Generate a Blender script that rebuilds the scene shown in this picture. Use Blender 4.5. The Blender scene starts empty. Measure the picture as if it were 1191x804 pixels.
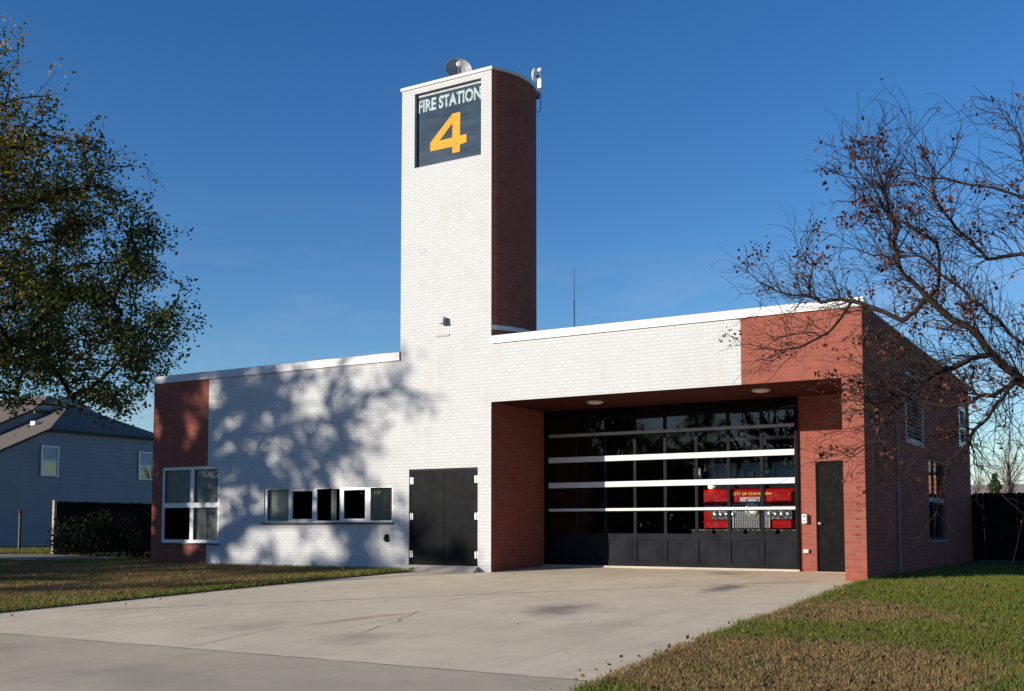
import bpy, math, random
import numpy as np
from mathutils import Vector
R = math.radians
rng = np.random.default_rng(7)
random.seed(7)
scene = bpy.context.scene
COL = scene.collection
K = 0.035                      # the forecourt falls 3.5 % from the building to the street

def gz(x, y):
    """height of the ground"""
    if y >= 0: return 0.0
    if y > -26: return K * y
    return -0.91

# ------------------------------------------------------------------ mesh builder
class MB:
    def __init__(s): s.v = []; s.f = []; s.uv = []; s.mi = []
    def face(s, pts, uv=None, mi=0):
        pts = [tuple(map(float, p)) for p in pts]
        i = len(s.v); s.v += pts; s.f.append(tuple(range(i, i + len(pts)))); s.mi.append(mi)
        if uv is None:
            a = Vector(pts[0]); n = Vector((0, 0, 0))
            for k in range(1, len(pts) - 1):
                n += (Vector(pts[k]) - a).cross(Vector(pts[k + 1]) - a)
            ax = max(range(3), key=lambda q: abs(n[q]))
            if ax == 2: uv = [(p[0], p[1]) for p in pts]
            elif ax == 1: uv = [(p[0], p[2]) for p in pts]
            else: uv = [(p[1], p[2]) for p in pts]
        s.uv += list(uv)
        return s
    def box(s, x0, x1, y0, y1, z0, z1, mi=0, skip=''):
        if x0 > x1: x0, x1 = x1, x0
        if y0 > y1: y0, y1 = y1, y0
        if z0 > z1: z0, z1 = z1, z0
        F = {'-y': [(x0,y0,z0),(x1,y0,z0),(x1,y0,z1),(x0,y0,z1)], '+y': [(x1,y1,z0),(x0,y1,z0),(x0,y1,z1),(x1,y1,z1)],
             '-x': [(x0,y1,z0),(x0,y0,z0),(x0,y0,z1),(x0,y1,z1)], '+x': [(x1,y0,z0),(x1,y1,z0),(x1,y1,z1),(x1,y0,z1)],
             '+z': [(x0,y0,z1),(x1,y0,z1),(x1,y1,z1),(x0,y1,z1)], '-z': [(x0,y1,z0),(x1,y1,z0),(x1,y0,z0),(x0,y0,z0)]}
        for k, p in F.items():
            if k not in skip.split(','): s.face(p, mi=mi)
        return s
    def prism(s, poly, axis, a, b, mi=0, caps=True):
        """poly: 2-d outline (ccw) in the two other axes, extruded along axis from a to b"""
        def P(u, v, w):
            return {'x': (w, u, v), 'y': (u, w, v), 'z': (u, v, w)}[axis]
        n = len(poly)
        if caps:
            s.face([P(u, v, a) for u, v in poly], mi=mi); s.face([P(u, v, b) for u, v in reversed(poly)], mi=mi)
        for i in range(n):
            (u0, v0), (u1, v1) = poly[i], poly[(i + 1) % n]
            s.face([P(u0, v0, a), P(u0, v0, b), P(u1, v1, b), P(u1, v1, a)], mi=mi)
        return s
    def tube(s, pts, rad, n=8, cap=True, mi=0):
        pts = [Vector(p) for p in pts]
        if not hasattr(rad, '__len__'): rad = [rad] * len(pts)
        rings = []
        up = None
        for i, p in enumerate(pts):
            d = (pts[min(i + 1, len(pts) - 1)] - pts[max(i - 1, 0)])
            d = d.normalized() if d.length > 1e-9 else Vector((0, 0, 1))
            if up is None:
                up = d.orthogonal().normalized()
            up = (up - d * up.dot(d))
            up = up.normalized() if up.length > 1e-6 else d.orthogonal().normalized()
            w = d.cross(up)
            rings.append([p + (up * math.cos(2*math.pi*k/n) + w * math.sin(2*math.pi*k/n)) * rad[i] for k in range(n)])
        for a, b in zip(rings, rings[1:]):
            for k in range(n):
                q = (k + 1) % n
                s.face([a[k], a[q], b[q], b[k]], mi=mi)
        if cap:
            s.face(list(reversed(rings[0])), mi=mi); s.face(rings[-1], mi=mi)
        return s
    def lathe(s, c, axis, prof, n=20, mi=0):
        """prof: list of (radius, offset along axis vector)"""
        a = Vector(axis).normalized(); u = a.orthogonal().normalized(); w = a.cross(u); c = Vector(c)
        rings = [[c + a * h + (u * math.cos(2*math.pi*k/n) + w * math.sin(2*math.pi*k/n)) * max(r, 1e-4) for k in range(n)] for r, h in prof]
        for A, B in zip(rings, rings[1:]):
            for k in range(n):
                q = (k + 1) % n
                s.face([A[k], A[q], B[q], B[k]], mi=mi)
        return s
    def wall(s, axis, pos, u0, u1, z0, z1, holes=(), depth=0.15, flip=False, mi=0):
        """flat wall sheet with rectangular openings and reveals going inward by depth"""
        us = sorted({u0, u1, *[h[0] for h in holes if u0 < h[0] < u1], *[h[1] for h in holes if u0 < h[1] < u1]})
        zs = sorted({z0, z1, *[h[2] for h in holes if z0 < h[2] < z1], *[h[3] for h in holes if z0 < h[3] < z1]})
        P = (lambda u, z, d=0: (u, pos + d, z)) if axis == 'y' else (lambda u, z, d=0: (pos - d, u, z))
        for a, b in zip(us, us[1:]):
            for c, d in zip(zs, zs[1:]):
                m, k = (a + b) / 2, (c + d) / 2
                if any(h[0] < m < h[1] and h[2] < k < h[3] for h in holes): continue
                s.face([P(a, c), P(b, c), P(b, d), P(a, d)], mi=mi)
        for h in holes:
            a, b, c, d = max(h[0], u0), min(h[1], u1), max(h[2], z0), min(h[3], z1)
            if h[0] >= u0: s.face([P(a, c), P(a, c, depth), P(a, d, depth), P(a, d)], uv=[(0, c), (depth, c), (depth, d), (0, d)], mi=mi)
            if h[1] <= u1: s.face([P(b, c), P(b, d), P(b, d, depth), P(b, c, depth)], uv=[(0, c), (0, d), (depth, d), (depth, c)], mi=mi)
            if h[3] <= z1: s.face([P(a, d), P(a, d, depth), P(b, d, depth), P(b, d)], mi=mi)
            if h[2] >= z0: s.face([P(a, c), P(b, c), P(b, c, depth), P(a, c, depth)], mi=mi)
        return s
    def build(s, name, mats, parent=None, smooth=False):
        me = bpy.data.meshes.new(name)
        me.from_pydata(s.v, [], s.f)
        uv = me.uv_layers.new(name='UVMap')
        uv.data.foreach_set('uv', np.array(s.uv, dtype=np.float32).ravel())
        if not isinstance(mats, (list, tuple)): mats = [mats]
        for m in mats: me.materials.append(m)
        me.polygons.foreach_set('material_index', s.mi)
        if smooth: me.polygons.foreach_set('use_smooth', [True] * len(s.f))
        me.update()
        o = bpy.data.objects.new(name, me); COL.objects.link(o)
        if parent is not None: o.parent = parent; o.matrix_parent_inverse = parent.matrix_basis.inverted()
        return o

def merged(o, bevel=0):
    """weld the loose faces of a mesh so that it can be bevelled and smoothed"""
    import bmesh
    bm = bmesh.new(); bm.from_mesh(o.data); bmesh.ops.remove_doubles(bm, verts=bm.verts, dist=1e-4)
    bmesh.ops.recalc_face_normals(bm, faces=bm.faces)
    if bevel:
        bmesh.ops.bevel(bm, geom=[e for e in bm.edges if len(e.link_faces) == 2 and e.calc_face_angle(0) > .6], offset=bevel, segments=2, affect='EDGES', profile=.5)
    bm.to_mesh(o.data); bm.free(); return o

def arr_mesh(name, V, F, mat, parent=None, color=None, nper=4):
    """fast mesh from numpy arrays; F is (n, nper)"""
    me = bpy.data.meshes.new(name)
    V = np.asarray(V, np.float32); F = np.asarray(F, np.int32)
    me.vertices.add(len(V)); me.vertices.foreach_set('co', V.ravel())
    me.loops.add(F.size); me.loops.foreach_set('vertex_index', F.ravel())
    me.polygons.add(len(F)); me.polygons.foreach_set('loop_start', np.arange(0, F.size, nper, dtype=np.int32))
    me.update(calc_edges=True)
    if color is not None:
        a = me.color_attributes.new('tint', 'FLOAT_COLOR', 'POINT')
        c = np.ones((len(V), 4), np.float32); c[:, :3] = color
        a.data.foreach_set('color', c.ravel())
    me.materials.append(mat)
    o = bpy.data.objects.new(name, me); COL.objects.link(o)
    if parent is not None: o.parent = parent; o.matrix_parent_inverse = parent.matrix_basis.inverted()
    return o

def tag(o, label=None, cat=None, group=None, kind=None):
    if label: o['label'] = label
    if cat: o['category'] = cat
    if group: o['group'] = group
    if kind: o['kind'] = kind
    return o
def empty(name, loc, label, cat, group=None):
    o = bpy.data.objects.new(name, None); COL.objects.link(o); o.location = loc; o.empty_display_size = .2
    return tag(o, label, cat, group)

# ------------------------------------------------------------------ materials
class NT:
    def __init__(s, m): s.t = m.node_tree; s.n = s.t.nodes; s.l = s.t.links
    def add(s, typ, **kw):
        n = s.n.new(typ)
        for k, v in kw.items():
            if k.startswith('i_'):
                key = k[2:]; key = int(key) if key.isdigit() else key.replace('_', ' ')
                n.inputs[key].default_value = v
            else: setattr(n, k, v)
        return n
    def link(s, a, b): s.l.new(a, b)
    def mix(s, fac, a, b, blend='MIX'):
        n = s.n.new('ShaderNodeMix'); n.data_type = 'RGBA'; n.blend_type = blend
        for sock, val in ((n.inputs[0], fac), (n.inputs[6], a), (n.inputs[7], b)):
            if isinstance(val, (int, float)): sock.default_value = val
            elif isinstance(val, tuple): sock.default_value = (*val, 1) if len(val) == 3 else val
            else: s.link(val, sock)
        return n.outputs[2]
    def math(s, op, a, b=None, clamp=False):
        n = s.n.new('ShaderNodeMath'); n.operation = op; n.use_clamp = clamp
        for i, val in enumerate((a, b)):
            if val is None: continue
            if isinstance(val, (int, float)): n.inputs[i].default_value = val
            else: s.link(val, n.inputs[i])
        return n.outputs[0]
    def noise(s, vec, scale, detail=4, rough=.55, dist=0):
        n = s.add('ShaderNodeTexNoise', i_Scale=scale, i_Detail=detail, i_Roughness=rough, i_Distortion=dist)
        if vec is not None: s.link(vec, n.inputs['Vector'])
        return n.outputs['Fac']
    def ramp(s, fac, stops):
        n = s.n.new('ShaderNodeValToRGB'); e = n.color_ramp.elements
        while len(e) < len(stops): e.new(.5)
        for q, (p, c) in zip(e, stops):
            q.position = p; q.color = (*c, 1) if len(c) == 3 else c
        s.link(fac, n.inputs[0]); return n.outputs[0]
    def maprange(s, v, a, b, c=0., d=1.):
        n = s.add('ShaderNodeMapRange', i_1=a, i_2=b, i_3=c, i_4=d); n.clamp = True
        s.link(v, n.inputs[0]); return n.outputs[0]

def new_mat(name):
    m = bpy.data.materials.new(name); m.use_nodes = True
    t = NT(m); b = t.n['Principled BSDF']
    return m, t, b

def plain(name, col, rough=.6, metal=0., var=.12, scale=6., bump=0., bscale=60., spec=.5):
    m, t, b = new_mat(name)
    tc = t.add('ShaderNodeTexCoord').outputs['Object']
    n = t.noise(tc, scale, 5)
    lo = tuple(c * (1 - var) for c in col); hi = tuple(min(1, c * (1 + var)) for c in col)
    t.link(t.ramp(n, [(.3, lo), (.7, hi)]), b.inputs['Base Color'])
    r2 = t.noise(tc, scale * 3, 3)
    t.link(t.maprange(r2, .3, .7, max(.02, rough - .08), min(1, rough + .08)), b.inputs['Roughness'])
    b.inputs['Metallic'].default_value = metal
    b.inputs['Specular IOR Level'].default_value = spec
    if bump:
        bp = t.add('ShaderNodeBump', i_Strength=bump, i_Distance=.01)
        t.link(t.noise(tc, bscale, 4), bp.inputs['Height']); t.link(bp.outputs[0], b.inputs['Normal'])
    return m

def brick_mat(name, c1, c2, mortar, rough=.75, bump=.5, dirt=(.55, .5, .45), dirt_amt=.25, mort=.011, dark=.0, spec=.3):
    m, t, b = new_mat(name)
    uv = t.add('ShaderNodeTexCoord').outputs['UV']; ob = t.add('ShaderNodeTexCoord').outputs['Object']
    br = t.add('ShaderNodeTexBrick', i_Scale=1., i_Mortar_Size=mort, i_Mortar_Smooth=.25, i_Bias=-.1, i_Brick_Width=.2032, i_Row_Height=.0762)
    br.inputs['Color1'].default_value = (*c1, 1); br.inputs['Color2'].default_value = (*c2, 1); br.inputs['Mortar'].default_value = (*mortar, 1)
    # a little wander so that the courses are not ruler straight
    nv = t.add('ShaderNodeTexNoise', i_Scale=1.3, i_Detail=2.)
    t.link(ob, nv.inputs['Vector'])
    va = t.add('ShaderNodeVectorMath', operation='MULTIPLY_ADD'); va.inputs[1].default_value = (.012, .012, 0)
    t.link(nv.outputs['Color'], va.inputs[0]); t.link(uv, va.inputs[2])
    t.link(va.outputs[0], br.inputs['Vector'])
    fine = t.noise(ob, 38., 4, .6)
    col = t.mix(t.maprange(fine, .35, .75, 0, .22), br.outputs['Color'], tuple(c * .6 for c in c1))
    big = t.noise(ob, .9, 6, .62)
    mp = t.add('ShaderNodeMapping'); mp.inputs['Scale'].default_value = (5, 5, .55); t.link(ob, mp.inputs['Vector'])
    streak = t.noise(mp.outputs[0], 1., 5, .6)
    amt = t.math('MULTIPLY', t.maprange(big, .45, .75), t.maprange(streak, .4, .72))
    amt = t.math('MULTIPLY', amt, dirt_amt * 2.2, clamp=True)
    col = t.mix(amt, col, dirt)
    # chipped, missing mortar here and there
    chip = t.maprange(t.noise(ob, 2.3, 6, .7), .60, .72)
    chip = t.math('MULTIPLY', chip, br.outputs['Fac'])
    col = t.mix(t.math('MULTIPLY', chip, .55), col, (.08, .07, .06))
    t.link(col, b.inputs['Base Color'])
    b.inputs['Roughness'].default_value = rough; b.inputs['Specular IOR Level'].default_value = spec
    h = t.math('SUBTRACT', t.math('MULTIPLY', fine, .25), br.outputs['Fac'])
    bp = t.add('ShaderNodeBump', i_Strength=bump, i_Distance=.012)
    t.link(h, bp.inputs['Height']); t.link(bp.outputs[0], b.inputs['Normal'])
    return m

M = {}
M['white_brick'] = brick_mat('white_brick', (.53, .547, .568), (.497, .513, .53), (.41, .42, .43), .6, .22, (.40, .37, .33), .34, mort=.009, spec=.2)
M['red_brick'] = brick_mat('red_brick', (.315, .094, .067), (.245, .068, .050), (.235, .125, .10), .92, .3, (.17, .055, .04), .35, mort=.009, spec=.05)
M['coping'] = plain('coping_metal', (.58, .59, .60), .42, 0., .06, 1.5, .06, 5)
M['coping_dark'] = plain('coping_dark', (.10, .11, .14), .5)
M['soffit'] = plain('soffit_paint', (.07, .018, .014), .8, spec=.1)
M['black_paint'] = plain('black_paint', (.007, .007, .008), .3, 0, .25, 3., spec=.06)
M['door_paint'] = plain('door_paint', (.012, .013, .015), .3, 0, .12, 1.5, .02, 25, spec=.02)
M['garage_grey'] = plain('garage_grey', (.015, .016, .020), .4, 0, .3, 3., .03, 20, spec=.02)
M['rail_white'] = plain('rail_white', (.58, .585, .58), .4, 0, .05, 3.)
M['alu'] = plain('window_aluminium', (.66, .67, .69), .38, .15, .08, 5.)
M['steel'] = plain('bright_steel', (.62, .62, .60), .3, .8, .1, 8.)
M['grey_metal'] = plain('grey_metal', (.30, .31, .33), .5, .3)
M['dark_metal'] = plain('dark_metal', (.03, .03, .034), .5)
M['blind'] = plain('blind_fabric', (.62, .64, .58), .8, 0, .1, 4.)
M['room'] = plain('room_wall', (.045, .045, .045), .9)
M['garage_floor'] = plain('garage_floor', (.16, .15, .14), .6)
M['roofing'] = plain('roof_membrane', (.12, .12, .12), .9)
M['vent_grey'] = plain('vent_paint', (.20, .24, .29), .5)
M['slat_dark'] = plain('slat_paint', (.028, .034, .042), .55)
M['plastic_white'] = plain('white_plastic', (.72, .72, .70), .4)
M['truck_red'] = plain('truck_red', (.38, .006, .010), .18, 0, .06, 3.)
M['chrome'] = plain('chrome', (.50, .50, .50), .18, 1., .05, 6.)
M['rubber'] = plain('rubber', (.012, .012, .012), .8)
M['lamp_glass'] = plain('lamp_glass', (.22, .23, .24), .15, .6)
M['stripe_white'] = plain('stripe_white', (.82, .82, .80), .35)
M['gold'] = plain('gold_leaf', (.85, .52, .10), .35, .2)
M['windshield'] = plain('windshield_glass', (.008, .016, .022), .04, 0, .1, 2.)
M['house_shingle'] = plain('roof_shingles', (.135, .108, .090), .95, 0, .25, 7., .3, 30)  # one shingle colour, the same on every slope of the house
M['siding'] = plain('vinyl_siding', (.25, .262, .285), .6, 0, .06, 1.2)
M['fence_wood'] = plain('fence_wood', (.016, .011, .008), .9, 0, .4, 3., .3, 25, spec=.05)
M['fence_post'] = plain('sunlit_post_wood', (.36, .31, .25), .85, 0, .2, 6.)
M['pale_twig'] = plain('pale_twig_bark', (.17, .14, .125), .9, spec=.05)
M['bark'] = plain('bark', (.032, .024, .021), .9, 0, .35, 9., .8, 30, spec=.1)
M['bark_twig'] = plain('twig_bark', (.034, .023, .022), .9, 0, .35, 14., spec=.1)
M['asphalt'] = plain('asphalt', (.05, .05, .052), .9, 0, .25, 12., .3, 90)
M['gravel'] = plain('gravel', (.23, .21, .19), .95, 0, .35, 8., .5, 50)
M['soil'] = plain('edge_soil', (.055, .042, .028), .95, 0, .35, 14., .6, 60)
M['dark_line'] = plain('drive_dark_line', (.13, .115, .10), .9, 0, .35, 9.)
M['joint'] = plain('joint_dust', (.20, .175, .15), .95, 0, .4, 6.)
M['red_cap'] = plain('red_reflector', (.16, .03, .025), .35)
M['brick_far'] = plain('far_brick', (.46, .19, .11), .8, 0, .2, 3.)
M['light_lens'] = plain('lamp_lens', (.72, .68, .60), .35)

def glass_mat(name, refl=.04, tint=(.55, .60, .60), rough=.0):
    m, t, b = new_mat(name); t.n.remove(b)
    out = t.n['Material Output']
    fr = t.add('ShaderNodeFresnel', i_IOR=1.5)
    tr = t.add('ShaderNodeBsdfTransparent'); tr.inputs[0].default_value = (*tint, 1)
    gl = t.add('ShaderNodeBsdfGlossy', i_Roughness=rough)
    ob = t.add('ShaderNodeTexCoord').outputs['Object']
    bp = t.add('ShaderNodeBump', i_Strength=.05, i_Distance=.01)
    t.link(t.noise(ob, 1.6, 2), bp.inputs['Height']); t.link(bp.outputs[0], gl.inputs['Normal'])
    mx = t.add('ShaderNodeMixShader')
    t.link(t.math('ADD', fr.outputs[0], refl), mx.inputs[0])
    t.link(tr.outputs[0], mx.inputs[1]); t.link(gl.outputs[0], mx.inputs[2]); t.link(mx.outputs[0], out.inputs[0])
    return m
M['glass'] = glass_mat('door_glass', .015, (.80, .82, .82))
M['win_glass'] = glass_mat('window_glass', .01, (.78, .80, .78))
M['dark_glass'] = glass_mat('dark_glass', .12, (.25, .26, .28))

def leaf_mat(name, trans=.25):
    m, t, b = new_mat(name)
    at = t.add('ShaderNodeAttribute', attribute_name='tint')
    t.link(at.outputs['Color'], b.inputs['Base Color']); b.inputs['Roughness'].default_value = .65
    b.inputs['Specular IOR Level'].default_value = .1
    tl = t.add('ShaderNodeBsdfTranslucent'); t.link(at.outputs['Color'], tl.inputs[0])
    mx = t.add('ShaderNodeMixShader', i_0=trans)
    t.link(b.outputs[0], mx.inputs[1]); t.link(tl.outputs[0], mx.inputs[2])
    t.link(mx.outputs[0], t.n['Material Output'].inputs[0])
    return m
M['leaf'] = leaf_mat('leaf'); M['blade'] = leaf_mat('grass_blade', .3)

def ground_mat(name, cols, scale=.5):
    m, t, b = new_mat(name)
    ob = t.add('ShaderNodeTexCoord').outputs['Object']
    n = t.noise(ob, scale, 6, .65); f = t.noise(ob, 30., 4, .7)
    c = t.ramp(n, [(.3, cols[0]), (.5, cols[1]), (.7, cols[2])])
    c = t.mix(t.maprange(f, .3, .7, 0, .6), c, tuple(x * .35 for x in cols[1]))
    t.link(c, b.inputs['Base Color']); b.inputs['Roughness'].default_value = .95; b.inputs['Specular IOR Level'].default_value = .1
    bp = t.add('ShaderNodeBump', i_Strength=.9, i_Distance=.04)
    t.link(f, bp.inputs['Height']); t.link(bp.outputs[0], b.inputs['Normal'])
    return m
M['ground'] = ground_mat('rough_grass_ground', [(.055, .058, .020), (.080, .070, .030), (.11, .088, .045)], .25)
M['lawn'] = ground_mat('lawn_soil', [(.085, .085, .028), (.12, .095, .045), (.17, .125, .065)], .6)

def concrete_mat(name, base, warm=(1, .95, .88), stains=(), rust=None, dark=.0):
    m, t, b = new_mat(name)
    ob = t.add('ShaderNodeTexCoord').outputs['Object']
    sx = t.add('ShaderNodeSeparateXYZ'); t.link(ob, sx.inputs[0])
    big = t.noise(ob, .35, 6, .6); mid = t.noise(ob, 1.9, 7, .68); fine = t.noise(ob, 70., 3, .7)
    mp = t.add('ShaderNodeMapping'); mp.inputs['Scale'].default_value = (3.2, .28, 1); t.link(ob, mp.inputs['Vector'])
    tyre = t.noise(mp.outputs[0], 1., 5, .6)
    col = tuple(base * w for w in warm)
    c = t.mix(t.maprange(big, .35, .65), tuple(x * .88 for x in col), tuple(x * 1.06 for x in col))
    c = t.mix(t.maprange(mid, .42, .8, 0, .5), c, tuple(x * .62 for x in col))
    c = t.mix(t.maprange(tyre, .52, .75, 0, .30), c, tuple(x * .5 for x in col))
    c = t.mix(t.maprange(fine, .5, .75, 0, .4), c, tuple(x * .45 for x in col))
    for (x, y, rx, ry, a, sc) in stains:
        dx = t.math('DIVIDE', t.math('SUBTRACT', sx.outputs[0], x), rx); dy = t.math('DIVIDE', t.math('SUBTRACT', sx.outputs[1], y), ry)
        d = t.math('SQRT', t.math('ADD', t.math('MULTIPLY', dx, dx), t.math('MULTIPLY', dy, dy)))
        d = t.math('ADD', d, t.math('MULTIPLY', t.math('SUBTRACT', t.noise(ob, 1.7, 5, .65), .5), 2.2))
        c = t.mix(t.maprange(d, 1.05, .1, 0, a), c, sc)
    if rust:
        (x0, y0), (x1, y1), w, a = rust
        L = math.hypot(x1 - x0, y1 - y0); ux, uy = (x1 - x0) / L, (y1 - y0) / L
        px = t.math('SUBTRACT', sx.outputs[0], x0); py = t.math('SUBTRACT', sx.outputs[1], y0)
        al = t.math('ADD', t.math('MULTIPLY', px, ux), t.math('MULTIPLY', py, uy))
        pe = t.math('ABSOLUTE', t.math('ADD', t.math('ADD', t.math('MULTIPLY', px, -uy), t.math('MULTIPLY', py, ux)), t.math('MULTIPLY', t.math('SUBTRACT', t.noise(ob, 1.2, 4), .5), .5)))
        k = t.math('MULTIPLY', t.maprange(pe, w, .0), t.math('MULTIPLY', t.maprange(al, 0, .5), t.maprange(al, L, L - .6)))
        k = t.math('MULTIPLY', k, t.maprange(t.noise(ob, 3., 5), .3, .6, .3, 1.))
        c = t.mix(t.math('MULTIPLY', k, a), c, (.36, .17, .06))
    t.link(c, b.inputs['Base Color']); b.inputs['Roughness'].default_value = .85; b.inputs['Specular IOR Level'].default_value = .25
    bp = t.add('ShaderNodeBump', i_Strength=.35, i_Distance=.006)
    t.link(t.math('ADD', fine, t.math('MULTIPLY', mid, 2.)), bp.inputs['Height']); t.link(bp.outputs[0], b.inputs['Normal'])
    return m
DK = (.10, .095, .09)
M['concrete'] = concrete_mat('drive_concrete', .75, (1, .84, .60), [(5.1, -6.2, .7, 1.0, .65, DK), (6.2, -2.0, .35, 1.1, .75, DK), (4.3, -10.0, .5, .8, .35, DK), (5.0, 1.4, .5, .8, .6, DK), (2.2, -9.8, .6, .9, .25, DK), (6.6, -7.8, .5, 1.2, .25, DK)],
                             ((2.7, -9.6), (3.35, -7.2), .16, .75))
M['apron'] = concrete_mat('apron_concrete', .55, (1, .86, .60), [(4.0, -13.2, 1.2, .8, .3, (.2, .18, .17)), (0.5, -12.6, 1.0, .5, .3, (.2, .18, .17))])
M['step'] = concrete_mat('step_concrete', .50, (1, .88, .74))

# ------------------------------------------------------------------ the ground
def patch(name, xs, ys, mat, dz=0., zf=gz, skirt=None):
    mb = MB()
    for a, b in zip(xs, xs[1:]):
        for c, d in zip(ys, ys[1:]):
            mb.face([(a, c, zf(a, c) + dz), (b, c, zf(b, c) + dz), (b, d, zf(b, d) + dz), (a, d, zf(a, d) + dz)])
    return mb.build(name, mat)
xs = [-900, -300, -120, -60, -30, -15, 0, 15, 30, 60, 120, 300, 900]
o = patch('ground', xs, [-900, -300, -120, -60, -26, -13, 0, 30, 60, 120, 300, 900], M['ground'], -.05); tag(o, kind='structure')

def edge_left(y):  # left edge of the forecourt
    return float(np.interp(-y, [0, .4, 4.7, 7.7, 10, 12, 15, 18, 26], [-1.9, -1.92, -2.5, -2.74, -3.0, -3.5, -4.6, -5.6, -6.5]))
def edge_right(y):
    return float(np.interp(-y, [0, 6.9, 9.2, 10.9, 12.1, 15, 18, 26], [8.2, 8.2, 8.26, 8.37, 8.48, 9.2, 10.2, 11]))

def strip(name, ys, mat, dz=0., thick=.12):
    mb = MB()
    for a, b in zip(ys, ys[1:]):
        n = 6
        for i in range(n):
            t0, t1 = i / n, (i + 1) / n
            q = []
            for (tt, yy) in ((t0, a), (t1, a), (t1, b), (t0, b)):
                x = edge_left(yy) * (1 - tt) + edge_right(yy) * tt
                q.append((x, yy, K * yy + dz))
            mb.face(q)
        for e, sgn in ((edge_left, 1), (edge_right, -1)):
            q = [(e(a), a, K*a + dz), (e(b), b, K*b + dz), (e(b), b, K*b + dz - thick), (e(a), a, K*a + dz - thick)]
            mb.face(q if sgn > 0 else q[::-1])
    return mb
mb = strip('driveway', [-11.6, -10, -9.2, -7.7, -6.2, -4.7, -3, -1.5, -.4, 0], M['concrete'])
# the slab climbs gently into the recess to the door sill
mb.face([(-2.56, -.002, .0), (-1.9, -.002, 0), (-1.9, 0.1, .0), (-2.56, .1, 0)])
for a, b in ((0, 1.2), (1.2, 2.55)):
    mb.face([(-.05, a, .025*a), (7.85, a, .025*a), (7.85, b, .025*b), (-.05, b, .025*b)])
o = mb.build('driveway', M['concrete']); tag(o, kind='structure')
o = strip('apron', [-26, -22, -18, -15, -12.1, -11.601], M['apron'], -.002).build('pavement', M['apron']); tag(o, kind='structure')
o = patch('street', [-300, 300], [-36, -26.02], M['asphalt'], -.03, lambda x, y: -.91); tag(o, kind='structure')
mb = MB(); mb.face([(-48, 4.2, .012), (-30, -2.5, .012), (-17.3, .3, .012), (-15.6, 3.2, .012), (-20.6, 4.6, .012), (-25, 4.0, .012)])
o = mb.build('gravel_path', M['gravel']); tag(o, kind='structure')

def wobble_strip(name, pts, w, dz, mat, amp=.03):
    mb = MB(); P = []
    for (x0, y0), (x1, y1) in zip(pts, pts[1:]):
        L = math.hypot(x1 - x0, y1 - y0); n = max(2, int(L / .25))
        for i in range(n):
            t = i / n; P.append((x0 + (x1 - x0) * t + rng.normal(0, amp), y0 + (y1 - y0) * t + rng.normal(0, amp)))
    P.append(pts[-1])
    for i in range(len(P) - 1):
        (x0, y0), (x1, y1) = P[i], P[i + 1]
        L = math.hypot(x1 - x0, y1 - y0) + 1e-6; nx, ny = -(y1 - y0) / L, (x1 - x0) / L
        w0 = w * (.6 + .8 * rng.random()) / 2
        mb.face([(x0 - nx*w0, y0 - ny*w0, K*min(y0, 0) + dz), (x1 - nx*w0, y1 - ny*w0, K*min(y1, 0) + dz), (x1 + nx*w0, y1 + ny*w0, K*min(y1, 0) + dz), (x0 + nx*w0, y0 + ny*w0, K*min(y0, 0) + dz)])
    return mb.build(name, mat)
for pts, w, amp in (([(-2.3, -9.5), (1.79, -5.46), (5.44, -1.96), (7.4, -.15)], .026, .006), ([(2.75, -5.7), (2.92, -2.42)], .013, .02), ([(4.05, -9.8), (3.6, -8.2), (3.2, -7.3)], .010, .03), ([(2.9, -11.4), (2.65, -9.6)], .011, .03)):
    o = wobble_strip('driveway_line', pts, w, .004, M['dark_line'], amp); tag(o, kind='structure')  # one long diagonal thin dark strip, then three short cracks
o = wobble_strip('driveway_line', [(-3.2, -11.61), (2, -11.61), (8.4, -11.61)], .010, .003, M['joint'], .012); tag(o, kind='structure')

# lawns: raised turf sheets with a soil edge towards the concrete
def lawn(name, side):
    mb = MB(); ys = [-26, -20, -16, -14, -13, -12, -11, -10, -9, -8, -7, -6, -5, -4, -3, -2, -1, 0, .0001] if side < 0 else [-26, -20, -16, -14, -13, -12, -11, -10, -9, -8, -7, -6, -5, -4, -3, -2, -1, 0, 5, 13.8]
    e = edge_left if side < 0 else edge_right
    for a, b in zip(ys, ys[1:]):
        offs = [0, .25, 1, 3, 8, 20, 60]
        for i in range(len(offs) - 1):
            q = []
            for off, yy in ((offs[i], a), (offs[i+1], a), (offs[i+1], b), (offs[i], b)):
                h = .02
                q.append((e(min(yy, 0)) + side * (off + .01), yy, gz(0, yy) + h))
            mb.face(q if side > 0 else q[::-1])
        q = [(e(min(a,0)) + side*.01, a, gz(0, a) - .06), (e(min(a,0)) + side*.01, a, gz(0, a) + .02), (e(min(b,0)) + side*.01, b, gz(0, b) + .02), (e(min(b,0)) + side*.01, b, gz(0, b) - .06)]
        mb.face(q, mi=1)
    o = mb.build(name, [M['lawn'], M['soil']]); tag(o, kind='structure'); return o
lawn('lawn', -1); lawn('lawn', 1)
o = patch('lawn', [-62, -24, -11.2], [0.0, 4, 9, 16, 30], M['lawn'], .0, lambda x, y: 0.005); tag(o, kind='structure')

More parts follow.
